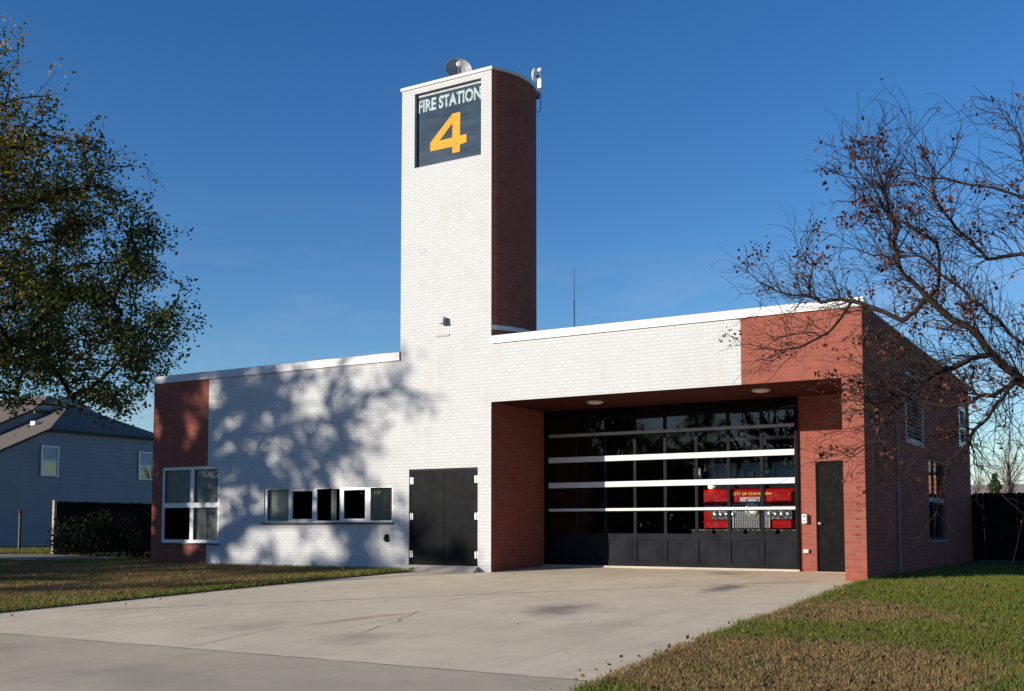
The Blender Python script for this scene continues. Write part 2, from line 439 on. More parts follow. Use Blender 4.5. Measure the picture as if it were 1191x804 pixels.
# ------------------------------------------------------------------ value noise for blades and leaves
_tab = rng.random((64, 64))
def vnoise(x, y, s):
    x = x * s + 17.3; y = y * s + 9.1
    xi = np.floor(x).astype(int); yi = np.floor(y).astype(int); fx = x - xi; fy = y - yi
    fx = fx*fx*(3-2*fx); fy = fy*fy*(3-2*fy)
    g = lambda a, b: _tab[a % 64, b % 64]
    return (g(xi, yi)*(1-fx) + g(xi+1, yi)*fx)*(1-fy) + (g(xi, yi+1)*(1-fx) + g(xi+1, yi+1)*fx)*fy
def fbm(x, y, s): return (vnoise(x, y, s) + .5*vnoise(x, y, s*2.1) + .25*vnoise(x, y, s*4.3)) / 1.75

def blades(name, x, y, z, h, w, col):
    n = len(x); a = rng.random(n) * 2 * np.pi; lean = rng.normal(0, .5, (n, 2)) * h[:, None]
    V = np.zeros((n, 3, 3), np.float32)
    dx, dy = np.cos(a) * w / 2, np.sin(a) * w / 2
    V[:, 0] = np.stack([x - dx, y - dy, z], 1); V[:, 1] = np.stack([x + dx, y + dy, z], 1)
    V[:, 2] = np.stack([x + lean[:, 0], y + lean[:, 1], z + h], 1)
    o = arr_mesh(name, V.reshape(-1, 3), np.arange(n*3).reshape(-1, 3), M['blade'], None, np.repeat(col, 3, 0), 3)
    return o
def grass_cols(x, y, tan, n):
    g1 = np.array([.105, .165, .020]); g2 = np.array([.175, .185, .038]); t1 = np.array([.36, .25, .115]); t2 = np.array([.22, .14, .065])
    r = rng.random((n, 1)); c = g1 * (1 - r) + g2 * r
    q = rng.random((n, 1)); tc = t1 * (1 - q) + t2 * q
    k = (rng.random(n) < tan)[:, None]
    return np.where(k, tc, c) * (.75 + .5 * rng.random((n, 1)))
# right lawn, close to the camera
n = 260000
y = -13.2 + 16.2 * rng.random(n) ** 1.35; y = np.where(rng.random(n) < .12, 3 + rng.random(n) * 6, y)
xe = np.array([edge_right(min(v, 0)) for v in y]) ; x = xe - .02 - .16 * np.clip(vnoise(y, y*0 + 2, 2.3) - .35, 0, 1) * (rng.random(n) < .8) + (6.0) * rng.random(n) ** 1.1
x = np.where(y > 0, 8.24 + (x - xe), x)
keep = (fbm(x, y, 2.2) > .30) | (rng.random(n) < .5); x, y, xe = x[keep], y[keep], xe[keep]; n = len(x)
z = np.where(y < 0, K * y, 0) + .02
tan = np.clip((fbm(x, y, .55) - .46) * 3.0 + np.clip((-6.5 - y) / 6, -.6, .55) + np.clip((10.2 - x) / 4, -.3, .25), .06, .92)
h = (.014 + .021 * rng.random(n) + .022 * (rng.random(n) < .06)) * (1.15 - .35 * tan) * (1 + .7 * np.clip((fbm(x, y, 1.4) - .52) * 6, 0, 1))
edge = np.clip(1 - (x - xe) / .18, 0, 1); h *= 1 + .5 * edge
wd = rng.random(n) < .010; h = np.where(wd & (fbm(x, y, 3.) > .5), h + .05 + .05 * rng.random(n), h)
o = blades('lawn_grass', x, y, z, h, .006 + .006 * rng.random(n), grass_cols(x, y, tan, n)); tag(o, kind='stuff')
# left lawn
n = 110000
y = -12 + 12.0 * rng.random(n); xe = np.array([edge_left(min(v, 0)) for v in y]); x = xe + .03 - 14 * rng.random(n)
z = K * y + .02
e = xe - x
tan = np.clip(.86 - .75 * np.exp(-e / .9) + (fbm(x, y, .5) - .5) * 1.2 - np.clip((y + 1.6) / 1.6, 0, 1) * .35, .08, .93)
h = (.035 + .035 * rng.random(n)) * (1 + .8 * np.exp(-e / .3))
o = blades('lawn_grass', x, y, z, h, .012 + .010 * rng.random(n), grass_cols(x, y, tan, n)); tag(o, kind='stuff')
n = 30000
y = .1 + 12 * rng.random(n); x = -11.3 - 22 * rng.random(n)
k = ~((x > -27) & (x < -15.5) & (y < 4.3)); x, y = x[k], y[k]; n = len(x)
o = blades('lawn_grass', x, y, np.full(n, .0), .05 + .04*rng.random(n), np.full(n, .03), grass_cols(x, y, np.full(n, .35), n)); tag(o, kind='stuff')

# ------------------------------------------------------------------ fire station
D = 13.8; WR = 8.21; WL = -11.07
FS = empty('fire_station', (0, 0, 0), 'white and red brick fire station with garage bay and tall tower', 'fire station')
W1 = (-10.70, -8.48, .585, 2.65); W2 = (-6.88, -2.76, 1.13, 1.99); DD = (-2.28, -.355, .125, 2.37); SG = (-2.18, -.285, 9.62, 11.44)
mb = MB()
mb.wall('y', 0, -8.93, -2.56, -.4, 4.99, [W1, W2], .11)
mb.wall('y', 0, -2.56, 0, -.4, 11.575, [DD, SG], .10)
mb.face([(0, 0, 3.84), (5.85, 0, 3.84), (5.85, 0, 5.17), (0, 0, 5.17)])
mb.build('white_brick_wall', M['white_brick'], FS)
mb = MB()
mb.wall('y', 0, WL, -8.93, -.4, 4.99, [W1], .11)
mb.face([(WL, 9, -.4), (WL, 0, -.4), (WL, 0, 4.99), (WL, 9, 4.99)])
mb.build('red_brick_panel', M['red_brick'], FS)
mb = MB()
mb.face([(5.85, 0, 3.84), (WR, 0, 3.84), (WR, 0, 5.17), (5.85, 0, 5.17)])
mb.face([(7.81, 0, -.4), (WR, 0, -.4), (WR, 0, 3.84), (7.81, 0, 3.84)])
mb.face([(7.81, 2.5, -.4), (7.81, 0, -.4), (7.81, 0, 3.84), (7.81, 2.5, 3.84)])
SD = (6.62, 7.53, .055, 2.42)
mb.wall('y', 2.5, 6.27, 7.81, -.2, 3.84, [SD], .06)
mb.build('red_brick_wall', M['red_brick'], FS)
V1 = (4.04, 6.2, 2.87, 4.52); V2 = (11.67, 12.92, 3.28, 4.46); V3 = (6.72, 9.0, .69, 2.71)
mb = MB(); mb.wall('x', WR, 0, D, -.4, 5.19, [V1, V2, V3], .14)
mb.face([(WR, D, -.4), (0, D, -.4), (0, D, 5.17), (WR, D, 5.17)])
mb.build('side_brick_wall', M['red_brick'], FS)
mb = MB(); mb.face([(0, .0, -.2), (0, 2.5, -.2), (0, 2.5, 3.84), (0, 0, 3.84)], uv=[(0, -.2), (2.5, -.2), (2.5, 3.84), (0, 3.84)]); mb.build('recess_brick_wall', M['red_brick'], FS)
# chipped bricks on the corner pier
M['chip'] = plain('chipped_brick_core', (.17, .05, .035), .95, spec=.05)
for i in range(7):
    zc = .84 + i * .0762 * 1.9 + .02 * rng.random(); mb = MB()
    xa, xb = 8.0 + .05 * rng.random(), 8.09 + .05 * rng.random()
    mb.prism([(xa, zc), (xb, zc + .006), (xb + .01, zc + .03), (xb - .02, zc + .045), (xa + .01, zc + .04)], 'y', -.003, .01)
    mb.build('chipped_brick', M['chip'], FS)
# drum
mb = MB(); cx, cy, r = -1.28, 1.03, 1.644
a0 = math.atan2(-cy, 1.28); a1 = math.pi - a0; nseg = 56
def arc(rr, k): a = a0 + (a1 - a0) * k / nseg; return cx + rr * math.cos(a), cy + rr * math.sin(a), rr * (a - a0)
for k in range(nseg):
    (xa, ya, ua), (xb, yb, ub) = arc(r, k), arc(r, k + 1)
    mb.face([(xa, ya, 4.8), (xb, yb, 4.8), (xb, yb, 11.575), (xa, ya, 11.575)], uv=[(ua, 4.8), (ub, 4.8), (ub, 11.575), (ua, 11.575)])
o = mb.build('tower_drum', M['red_brick'], FS, smooth=False)
def ring(r0, r1, z0, z1):
    mb = MB()
    for k in range(nseg - 14):
        p = [arc(rr, kk)[:2] for rr in (r0, r1) for kk in (k, k + 1)]
        (a, b, c, d) = p
        mb.face([(*c, z0), (*d, z0), (*d, z1), (*c, z1)]); mb.face([(*a, z1), (*c, z1), (*d, z1), (*b, z1)])
        mb.face([(*a, z0), (*b, z0), (*d, z0), (*c, z0)]); mb.face([(*b, z0), (*a, z0), (*a, z1), (*b, z1)])
    return mb
ring(r + .004, r + .05, 5.50, 5.60).build('drum_flashing', M['coping'], FS)
mb = ring(r - .22, r + .03, 11.575, 11.65)
mb.build('drum_coping', M['coping'], FS)
mb = MB(); mb.box(-2.59, .03, -.03, .22, 11.578, 11.655)
merged(mb.build('tower_coping', M['coping'], FS), .008)
mb = MB(); mb.face([(*arc(r - .05, k)[:2], 11.50) for k in range(nseg + 1)]); mb.build('tower_roof', M['roofing'], FS)
# roofs and copings
mb = MB()
mb.face([(0, 0.1, 4.95), (WR, .1, 4.95), (WR, D, 4.95), (0, D, 4.95)])
mb.face([(WL, .1, 4.75), (0, .1, 4.75), (0, 9, 4.75), (WL, 9, 4.75)])
mb.face([(0, 2.5, 4.8), (0, 9, 4.8), (0, 9, -.1), (0, 2.5, -.1)])
mb.face([(0, D, 5.17), (0, 2.5, 5.17), (0, 2.5, 4.2), (0, D, 4.2)])
mb.face([(WL, 9, -.2), (0, 9, -.2), (0, 9, 4.99), (WL, 9, 4.99)])
mb.build('roof', M['roofing'], FS)
def coping(x0, x1, y0, y1, z0, z1, seams):
    mb = MB(); cuts = [x0, *seams, x1]
    for a, b in zip(cuts, cuts[1:]):
        poly = [(y0, z0), (y1, z0), (y1, z1 - .02), (y0 + .03, z1), (y0, z1 - .015)]
        mb.prism(poly, 'x', a + .003, b - .003)
    return mb
merged(coping(.002, WR + .05, -.045, .34, 5.172, 5.355, [3.05, 6.1]).build('roof_coping', M['coping'], FS))
merged(coping(WL - .04, -2.562, -.045, .34, 4.992, 5.20, [-9.0, -6.95, -4.9]).build('roof_coping', M['coping'], FS))
mb = MB(); mb.box(WR - .25, WR + .02, .35, D + .02, 5.192, 5.225); mb.build('side_coping', M['coping_dark'], FS)
mb = MB(); mb.box(WL - .03, WL + .3, .345, 9, 4.992, 5.18); mb.build('side_coping', M['coping_dark'], FS)
# soffit, with two round lamps
mb = MB(); mb.face([(0, .0, 3.841), (0, 2.5, 3.841), (7.81, 2.5, 3.841), (7.81, 0, 3.841)]); mb.build('soffit', M['soffit'], FS)
for x, y in ((2.07, 1.11), (5.95, .95)):
    mb = MB(); mb.lathe((x, y, 3.84), (0, 0, -1), [(.19, 0), (.19, .025), (.165, .03)], 24)
    L = mb.build('soffit_lamp', M['alu'], FS)
    mb = MB(); mb.lathe((x, y, 3.84), (0, 0, -1), [(.165, .029), (.14, .05), (.07, .062), (0, .066)], 24); mb.build('lamp_lens', M['light_lens'], L, True)
# garage door
mb = MB()
mb.box(.0, 6.27, 2.47, 2.60, 3.625, 3.838); mb.box(.002, .13, 2.47, 2.60, 0, 3.622); mb.box(6.205, 6.268, 2.44, 2.60, 0, 3.622)
mb.build('garage_frame', M['black_paint'], FS)
GX0, GX1 = .13, 6.205; cw = (GX1 - GX0) / 8
rows = [(.81, 1.405), (1.405, 1.98), (1.98, 2.60), (2.60, 3.20), (3.20, 3.62)]
mb = MB()
for i in range(9):
    xc = GX0 + cw * i; a = max(GX0, xc - .035); b = min(GX1, xc + .035)
    mb.box(a, b, 2.50, 2.545, .12, 3.62)
for z0, z1 in [(.105, .20), (.72, .86), (1.37, 1.44), (1.945, 2.01), (2.565, 2.63), (3.17, 3.23), (3.57, 3.62)]:
    for i in range(8):
        a = GX0 + cw*i + (.0351); b = GX0 + cw*(i+1) - .0351
        mb.box(a, b, 2.503, 2.542, z0, z1)
GD = merged(mb.build('garage_door', M['garage_grey'], FS), .0)
mb = MB()
for i in range(8):
    a = GX0 + cw*i + .036; b = GX0 + cw*(i+1) - .036
    mb.box(a, b, 2.522, 2.54, .201, .719)
    mb.box(a + .05, b - .05, 2.515, 2.523, .245, .675)
mb.build('bottom_panel', M['garage_grey'], GD)
for z0, z1, pr in [(1.39, 1.455, .05), (1.955, 2.085, .06), (2.57, 2.70, .06), (3.19, 3.265, .05)]:
    mb = MB()
    mb.box(GX0 + .01, GX1 - .01, 2.5 - pr, 2.499, z0, z1)
    merged(mb.build('rail', M['rail_white'] if z1 < 3 else M['grey_metal'], GD), .008)  # top rail greyer: its shade under the fascia put into the colour
for z0, z1 in [(.86, 1.37), (1.44, 1.945), (2.01, 2.565), (2.63, 3.17), (3.23, 3.57)]:
    mb = MB()
    for i in range(8):
        a = GX0 + cw*i + .035; b = GX0 + cw*(i+1) - .035
        t = rng.normal(0, .0012, 2)   # panes never sit quite true
        mb.face([(a, 2.525 + t[0], z0), (b, 2.525 - t[0], z0), (b, 2.525 - t[0] + t[1], z1), (a, 2.525 + t[0] + t[1], z1)])
    mb.build('pane', M['glass'], GD)
mb = MB(); mb.box(.0, 6.27, 2.40, 2.62, .0, .104); mb.build('door_sill', M['step'], FS)
# garage interior
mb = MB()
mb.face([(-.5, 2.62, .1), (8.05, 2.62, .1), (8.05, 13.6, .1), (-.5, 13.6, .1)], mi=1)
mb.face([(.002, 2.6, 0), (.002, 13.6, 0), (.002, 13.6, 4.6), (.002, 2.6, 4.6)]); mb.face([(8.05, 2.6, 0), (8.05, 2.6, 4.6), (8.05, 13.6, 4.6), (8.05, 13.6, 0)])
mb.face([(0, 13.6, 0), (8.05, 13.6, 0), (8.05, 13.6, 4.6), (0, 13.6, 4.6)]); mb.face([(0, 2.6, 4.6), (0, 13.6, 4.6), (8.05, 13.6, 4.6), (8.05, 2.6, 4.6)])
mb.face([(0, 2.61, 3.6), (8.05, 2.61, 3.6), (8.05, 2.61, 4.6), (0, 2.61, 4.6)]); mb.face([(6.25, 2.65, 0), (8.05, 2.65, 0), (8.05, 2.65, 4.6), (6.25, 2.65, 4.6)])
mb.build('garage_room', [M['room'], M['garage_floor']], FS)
# double door
mb = MB()
mb.box(DD[0], DD[0]+.05, .03, .098, DD[2], DD[3]); mb.box(DD[1]-.05, DD[1], .03, .098, DD[2], DD[3]); mb.box(DD[0]+.05, DD[1]-.05, .03, .098, DD[3]-.05, DD[3])
DF = mb.build('double_door', M['black_paint'], FS)
mid = (DD[0] + DD[1]) / 2
for a, b in ((DD[0]+.054, mid-.004), (mid+.004, DD[1]-.054)):
    mb = MB(); mb.box(a, b, .04, .09, DD[2]+.012, DD[3]-.054); merged(mb.build('door_leaf', M['door_paint'], DF), .004)
for hx in (DD[0]+.052, DD[1]-.052):
    for hz in (.38, 1.26, 2.10):
        mb = MB(); mb.tube([(hx, .025, hz-.085), (hx, .025, hz+.085)], .016, 10)
        s = 1 if hx < mid else -1
        mb.box(hx - s*.045, hx + s*.045, .026, .038, hz-.075, hz+.075)
        mb.build('hinge', M['steel'], DF)
mb = MB(); mb.box(mid-.006, mid+.006, .028, .039, DD[2]+.05, DD[3]-.1); mb.build('door_astragal', M['black_paint'], DF)
mb = MB()
mb.face([(-2.42, -.42, .005-.015), (-.22, -.42, -.01), (-.34, -.02, .12), (-2.30, -.02, .12)]); mb.face([(-2.30, -.02, .12), (-.34, -.02, .12), (-.34, .11, .122), (-2.30, .11, .122)])
mb.face([(-2.42, -.42, -.02), (-2.30, -.02, .12), (-2.30, -.02, -.02)]); mb.face([(-.22, -.42, -.02), (-.34, -.02, -.02), (-.34, -.02, .12)])
mb.build('door_step', M['step'], FS)
# single door
mb = MB(); mb.box(SD[0], SD[0]+.04, 2.50, 2.56, SD[2], SD[3]); mb.box(SD[1]-.04, SD[1], 2.50, 2.56, SD[2], SD[3]); mb.box(SD[0]+.04, SD[1]-.04, 2.50, 2.56, SD[3]-.04, SD[3])
SF = mb.build('side_door', M['black_paint'], FS)
mb = MB(); mb.box(SD[0]+.043, SD[1]-.043, 2.52, 2.56, SD[2]+.01, SD[3]-.043); merged(mb.build('door_leaf', M['black_paint'], SF), .003)
mb = MB(); mb.lathe((6.70, 2.52, 1.085), (0, -1, 0), [(.034, 0), (.034, .008), (.014, .012), (.014, .035), (.028, .045), (.031, .06), (.022, .072), (0, .075)], 18); mb.build('door_knob', M['chrome'], SF, True)
mb = MB(); mb.box(SD[0], SD[1], 2.36, 2.56, .052, .068); mb.build('door_threshold', M['step'], FS)

# windows
def framed(name, axis, pos, u0, u1, z0, z1, fw, ft, mull_u=(), mull_z=(), mat='alu', off=.05, mw=None):
    """aluminium frame set back by off in the opening"""
    mw = mw or fw; mb = MB()
    def bx(a, b, c, d, e=0):
        if axis == 'y': mb.box(a, b, pos + off - e, pos + off + ft + e, c, d)
        else: mb.box(pos - off - ft - e, pos - off + e, a, b, c, d)
    bx(u0, u0 + fw, z0, z1); bx(u1 - fw, u1, z0, z1)
    bx(u0 + fw, u1 - fw, z0, z0 + fw); bx(u0 + fw, u1 - fw, z1 - fw, z1)
    for m in mull_u: bx(m - mw/2, m + mw/2, z0 + fw, z1 - fw, .001)
    for m in mull_z: bx(u0 + fw, u1 - fw, m - mw/2, m + mw/2, .003)
    return mb
F1 = framed('w', 'y', 0, *W1[:2], *W1[2:], .085, .05, [-9.54], [1.60], off=.03, mw=.13).build('window', M['alu'], FS)
mb = MB()
for a, b in ((-10.62, -9.60), (-9.48, -8.56)):
    for c, d in ((.66, 1.54), (1.66, 2.57)): mb.face([(a, .06, c), (b, .06, c), (b, .06, d), (a, .06, d)])
mb.build('pane', M['win_glass'], F1)
def blinds(x0, x1, z0, z1, y, step=.085, width=.078, ang=.55, gaps=()):
    mb = MB(); x = x0
    while x < x1:
        a = ang + rng.normal(0, .08)
        dx, dy = math.cos(a) * width / 2, math.sin(a) * width / 2
        if not any(g0 < x < g1 for g0, g1 in gaps):
            mb.box(x - .0015, x + .0015, y - .0015, y + .0015, z0, z1) if False else mb.face([(x - dx, y - dy, z0), (x + dx, y + dy, z0), (x + dx, y + dy, z1), (x - dx, y - dy, z1)])
        x += step
    return mb
blinds(-10.6, -8.55, 1.62, 2.6, .13).build('vertical_blind', M['blind'], F1)
blinds(-9.45, -8.55, .62, 1.58, .13, ang=.75).build('vertical_blind', M['blind'], F1)
mb = MB(); mb.box(-10.74, -8.45, -.05, .029, .545, .583); mb.build('window_sill', M['dark_metal'], F1)
mb = MB(); mb.box(W2[0], W2[1], .03, .08, W2[2], W2[2]+.04); mb.box(W2[0], W2[1], .03, .08, W2[3]-.03, W2[3])
px = [-6.80, -6.07, -5.95, -5.28, -5.14, -4.40, -4.28, -3.61, -3.45, -2.80]
mb.box(W2[0], px[0], .03, .08, 1.17, 1.96); mb.box(px[9], W2[1], .03, .08, 1.17, 1.96)
for a, b in ((px[1], px[2]), (px[3], px[4]), (px[5], px[6]), (px[7], px[8])): mb.box(a, b, .029, .082, 1.17, 1.96)
for a, b in ((px[2], px[3]), (px[6], px[7])): mb.box(a, b, .028, .07, 1.17, 1.215); mb.box(a, b, .028, .07, 1.915, 1.96)
F2 = mb.build('window', M['alu'], FS)
mb = MB()
for i in range(0, 10, 2): mb.face([(px[i], .06, 1.17), (px[i+1], .06, 1.17), (px[i+1], .06, 1.96), (px[i], .06, 1.96)])
mb.build('pane', M['win_glass'], F2)
blinds(-6.78, -6.10, 1.15, 1.98, .13, ang=.3).build('vertical_blind', M['blind'], F2)
blinds(-4.72, -4.56, 1.15, 1.98, .14, ang=.2).build('vertical_blind', M['blind'], F2)
blinds(-3.44, -2.80, 1.15, 1.98, .13, ang=1.1, step=.09).build('vertical_blind', M['blind'], F2)
mb = MB(); mb.box(-6.95, -2.72, -.06, .029, 1.085, 1.127); mb.build('window_sill', M['dark_metal'], F2)
# offices behind the windows
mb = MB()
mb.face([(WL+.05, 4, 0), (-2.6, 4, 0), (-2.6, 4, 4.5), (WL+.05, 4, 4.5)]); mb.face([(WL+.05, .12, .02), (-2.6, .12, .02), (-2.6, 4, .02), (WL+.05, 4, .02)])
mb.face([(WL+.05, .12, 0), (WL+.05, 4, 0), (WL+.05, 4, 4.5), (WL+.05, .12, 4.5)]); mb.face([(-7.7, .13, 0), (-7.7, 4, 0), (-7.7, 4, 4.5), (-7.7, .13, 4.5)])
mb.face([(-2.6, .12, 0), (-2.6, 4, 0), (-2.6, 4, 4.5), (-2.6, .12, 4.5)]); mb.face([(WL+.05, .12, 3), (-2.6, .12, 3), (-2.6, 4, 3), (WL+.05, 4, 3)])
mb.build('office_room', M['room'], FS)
# side wall openings
VL = framed('v', 'x', WR, V1[0], V1[1], V1[2], V1[3], .12, .08, off=.0, mat='vent_grey').build('louvre_vent', M['vent_grey'], FS)
mb = MB(); z = V1[2] + .14
while z < V1[3] - .12:
    mb.face([(WR - .02, V1[0]+.12, z), (WR - .02, V1[1]-.12, z), (WR - .10, V1[1]-.12, z + .09), (WR - .10, V1[0]+.12, z + .09)])
    mb.face([(WR - .02, V1[0]+.12, z - .012), (WR - .02, V1[1]-.12, z - .012), (WR - .02, V1[1]-.12, z), (WR - .02, V1[0]+.12, z)])
    z += .085
mb.build('louvre_slats', M['slat_dark'], VL)
mb = MB(); mb.face([(WR - .13, V1[0], V1[2]), (WR - .13, V1[1], V1[2]), (WR - .13, V1[1], V1[3]), (WR - .13, V1[0], V1[3])]); mb.build('vent_back', M['black_paint'], VL)
G2 = framed('v', 'x', WR, V2[0], V2[1], V2[2], V2[3], .14, .08, [], [3.85], off=-.01).build('window', M['alu'], FS)
mb = MB(); mb.face([(WR - .05, V2[0], V2[2]), (WR - .05, V2[1], V2[2]), (WR - .05, V2[1], V2[3]), (WR - .05, V2[0], V2[3])]); mb.build('pane', M['dark_glass'], G2)
G3 = framed('v', 'x', WR, V3[0], V3[1], V3[2], V3[3], .06, .05, [7.86], [], off=.07, mw=.05, mat='slat_dark').build('window', M['slat_dark'], FS)
mb = MB(); mb.face([(WR - .10, V3[0], V3[2]), (WR - .10, V3[1], V3[2]), (WR - .10, V3[1], V3[3]), (WR - .10, V3[0], V3[3])]); mb.build('pane', M['dark_glass'], G3)
mb = MB(); mb.box(WR - .065, WR - .02, V3[0]+.01, V3[1]-.01, 1.62, 1.73); mb.build('window_rail', M['vent_grey'], G3)
mb = MB(); mb.box(WR - .068, WR + .05, V3[0]-.02, V3[1]+.02, .64, .688); mb.build('window_sill', M['vent_grey'], G3)
mb = MB(); mb.face([(7.9, 6, 0), (7.9, 13.4, 0), (7.9, 13.4, 4.9), (7.9, 6, 4.9)]); mb.build('inner_wall', M['room'], FS)
mb = MB(); mb.tube([(WR + .04, 2.85, .05), (WR + .04, 2.85, 4.6)], .022, 8)
for z in (.6, 2.0, 3.4): mb.box(WR + .001, WR + .03, 2.80, 2.90, z, z + .03)
mb.build('conduit', M['vent_grey'], FS)

# things fixed to the station
def add_text(txt, width, height, mat, name, parent, x0, y, z0, offset=.012, ext=.002):
    cu = bpy.data.curves.new(name, 'FONT'); cu.body = txt; cu.size = 1; cu.offset = offset; cu.extrude = 0
    ob = bpy.data.objects.new(name + '_src', cu); COL.objects.link(ob)
    me = bpy.data.meshes.new_from_object(ob.evaluated_get(bpy.context.evaluated_depsgraph_get()))
    bpy.data.objects.remove(ob)
    co = np.zeros(len(me.vertices) * 3, np.float32); me.vertices.foreach_get('co', co); co = co.reshape(-1, 3)
    mn, mx = co[:, :2].min(0), co[:, :2].max(0)
    out = np.zeros_like(co)
    out[:, 0] = x0 + (co[:, 0] - mn[0]) / (mx[0] - mn[0]) * width
    out[:, 2] = z0 + (co[:, 1] - mn[1]) / (mx[1] - mn[1]) * height
    out[:, 1] = y
    me.vertices.foreach_set('co', out.ravel()); me.update()
    me.materials.clear(); me.materials.append(mat)
    me.name = name
    o = bpy.data.objects.new(name, me); COL.objects.link(o)
    if parent is not None: o.parent = parent; o.matrix_parent_inverse = parent.matrix_basis.inverted()
    return o
def worn(name, col, back, amt=.5, scale=9.):
    m, t, b = new_mat(name); ob = t.add('ShaderNodeTexCoord').outputs['Object']
    n = t.noise(ob, scale, 6, .75)
    t.link(t.mix(t.maprange(n, .60 - .12*amt, .66), col, back), b.inputs['Base Color']); b.inputs['Roughness'].default_value = .8; b.inputs['Specular IOR Level'].default_value = .08
    return m
m, t, b = new_mat('sign_face'); ob = t.add('ShaderNodeTexCoord').outputs['Object']
mp = t.add('ShaderNodeMapping'); mp.inputs['Scale'].default_value = (1, 1, 4); t.link(ob, mp.inputs['Vector'])
t.link(t.ramp(t.noise(mp.outputs[0], 1.2, 5, .6), [(.35, (.025, .042, .066)), (.65, (.046, .070, .10))]), b.inputs['Base Color'])
b.inputs['Roughness'].default_value = .06; b.inputs['Specular IOR Level'].default_value = .35
M['sign_face'] = m
M['sign_white'] = worn('sign_white', (.44, .52, .54), (.07, .10, .14), .8, 13.)
M['sign_gold'] = worn('sign_gold', (.62, .33, .045), (.12, .14, .15), .1, 7.)
SGN = empty('tower_sign', (-1.23, .1, 9.62), 'dark blue tower sign reading FIRE STATION 4 in white and gold', 'sign')
mb = MB(); mb.box(SG[0]+.004, SG[1]-.004, .098, .16, SG[2]+.004, SG[3]-.004); mb.build('sign_panel', M['sign_face'], SGN)
mb = MB(); mb.box(SG[0]+.03, SG[1]-.03, .085, .0975, SG[3]-.075, SG[3]-.02); mb.build('sign_trim', M['vent_grey'], SGN); mb = MB(); mb.box(SG[0]+.03, SG[1]-.03, .085, .0975, SG[2]+.006, SG[2]+.03); mb.build('sign_trim', M['vent_grey'], SGN)
add_text('FIRE STATION', 1.79, .315, M['sign_white'], 'lettering', SGN, -2.135, .093, 10.985, .034)
mb = MB(); y4 = .092
for q in ([(-1.782, 9.99), (-1.15, 9.99), (-1.15, 10.21), (-1.782, 10.20)], [(-1.15, 9.832), (-.935, 9.832), (-.925, 10.79), (-1.15, 10.79)], [(-.933, 10.0), (-.748, 10.03), (-.748, 10.225), (-.931, 10.22)], [(-1.782, 10.20), (-1.51, 10.208), (-1.15, 10.56), (-1.15, 10.79)]):
    mb.face([(u, y4, v) for u, v in q])
mb.build('numeral', M['sign_gold'], SGN)

DI = empty('satellite_dish', (-1.55, .95, 11.5), 'round dark and white satellite dish on top of the tower', 'satellite dish')
ax = Vector((.62, -.72, .30)).normalized(); c = Vector((-1.55, .95, 12.27))
mb = MB(); mb.lathe(c, ax, [(.001, -.135), (.12, -.12), (.22, -.08), (.29, -.025), (.335, .012), (.34, .02), (.333, .02), (.285, -.018), (.215, -.07), (.115, -.11), (.001, -.125)], 32); mb.build('dish_bowl', plain('dish_paint', (.36, .36, .36), .45), DI, True)
f = c + ax * .20
mb = MB(); mb.lathe(f, ax, [(.0, -.04), (.075, -.03), (.085, .0), (.075, .02), (0, .03)], 16); mb.build('feed_horn', M['plastic_white'], DI, True)
mb = MB(); mb.tube([c + Vector((0, 0, -.3)), f + Vector((0, 0, -.06))], .014, 6); mb.build('feed_arm', M['grey_metal'], DI)
mb = MB(); mb.tube([(-1.55, 1.05, 11.5), (-1.55, 1.05, 12.2), c - ax * .06], .03, 8); mb.build('mast', M['grey_metal'], DI)

AN = empty('radio_antenna', (.2, 1.9, 11.5), 'small white radio antenna with drum dish clamped to tower top', 'antenna')
mb = MB(); mb.tube([(.232, 1.9, 11.62), (.232, 1.9, 12.27)], .02, 8); mb.build('mast', M['grey_metal'], AN)
mb = MB(); mb.tube([(.06, 1.95, 11.68), (.232, 1.9, 11.68)], .028, 8); mb.box(.07, .16, 1.84, 2.0, 11.55, 11.72); mb.build('bracket', M['dark_metal'], AN)
mb = MB(); mb.lathe((.09, 1.9, 12.12), (-1, -.25, .1), [(0, -.04), (.10, -.03), (.165, .0), (.17, .03), (.12, .06), (0, .075)], 20); mb.build('radome', M['plastic_white'], AN, True)
mb = MB(); mb.tube([(.1, 1.9, 12.08), (.232, 1.9, 12.08)], .02, 6); mb.build('dish_arm', M['dark_metal'], AN)
mb = MB(); mb.box(.19, .30, 1.82, 1.88, 11.74, 11.98); merged(mb.build('radio_box', M['plastic_white'], AN), .01)
mb = MB(); mb.lathe((.235, 1.86, 12.2), (.3, -1, .2), [(0, 0), (.05, 0), (.055, .03), (0, .05)], 10); mb.build('camera_head', M['plastic_white'], AN, True)
mb = MB(); mb.tube([(.25, 1.85, 11.74), (.27, 1.85, 11.45), (.26, 1.86, 11.22), (.2, 1.88, 11.15), (.145, 1.88, 11.2)], .009, 5); mb.build('cable', M['dark_metal'], AN)

WA = empty('whip_antenna', (.063, 4, 4.95), 'thin grey whip antenna on the roof right of the tower', 'antenna')
mb = MB(); mb.tube([(.063, 4, 4.95), (.063, 4, 6.9)], .018, 6); mb.build('lower_rod', M['plastic_white'], WA)
mb = MB(); mb.tube([(.063, 4, 6.9), (.063, 4, 7.8)], [.009, .006], 6); mb.build('upper_rod', M['grey_metal'], WA)

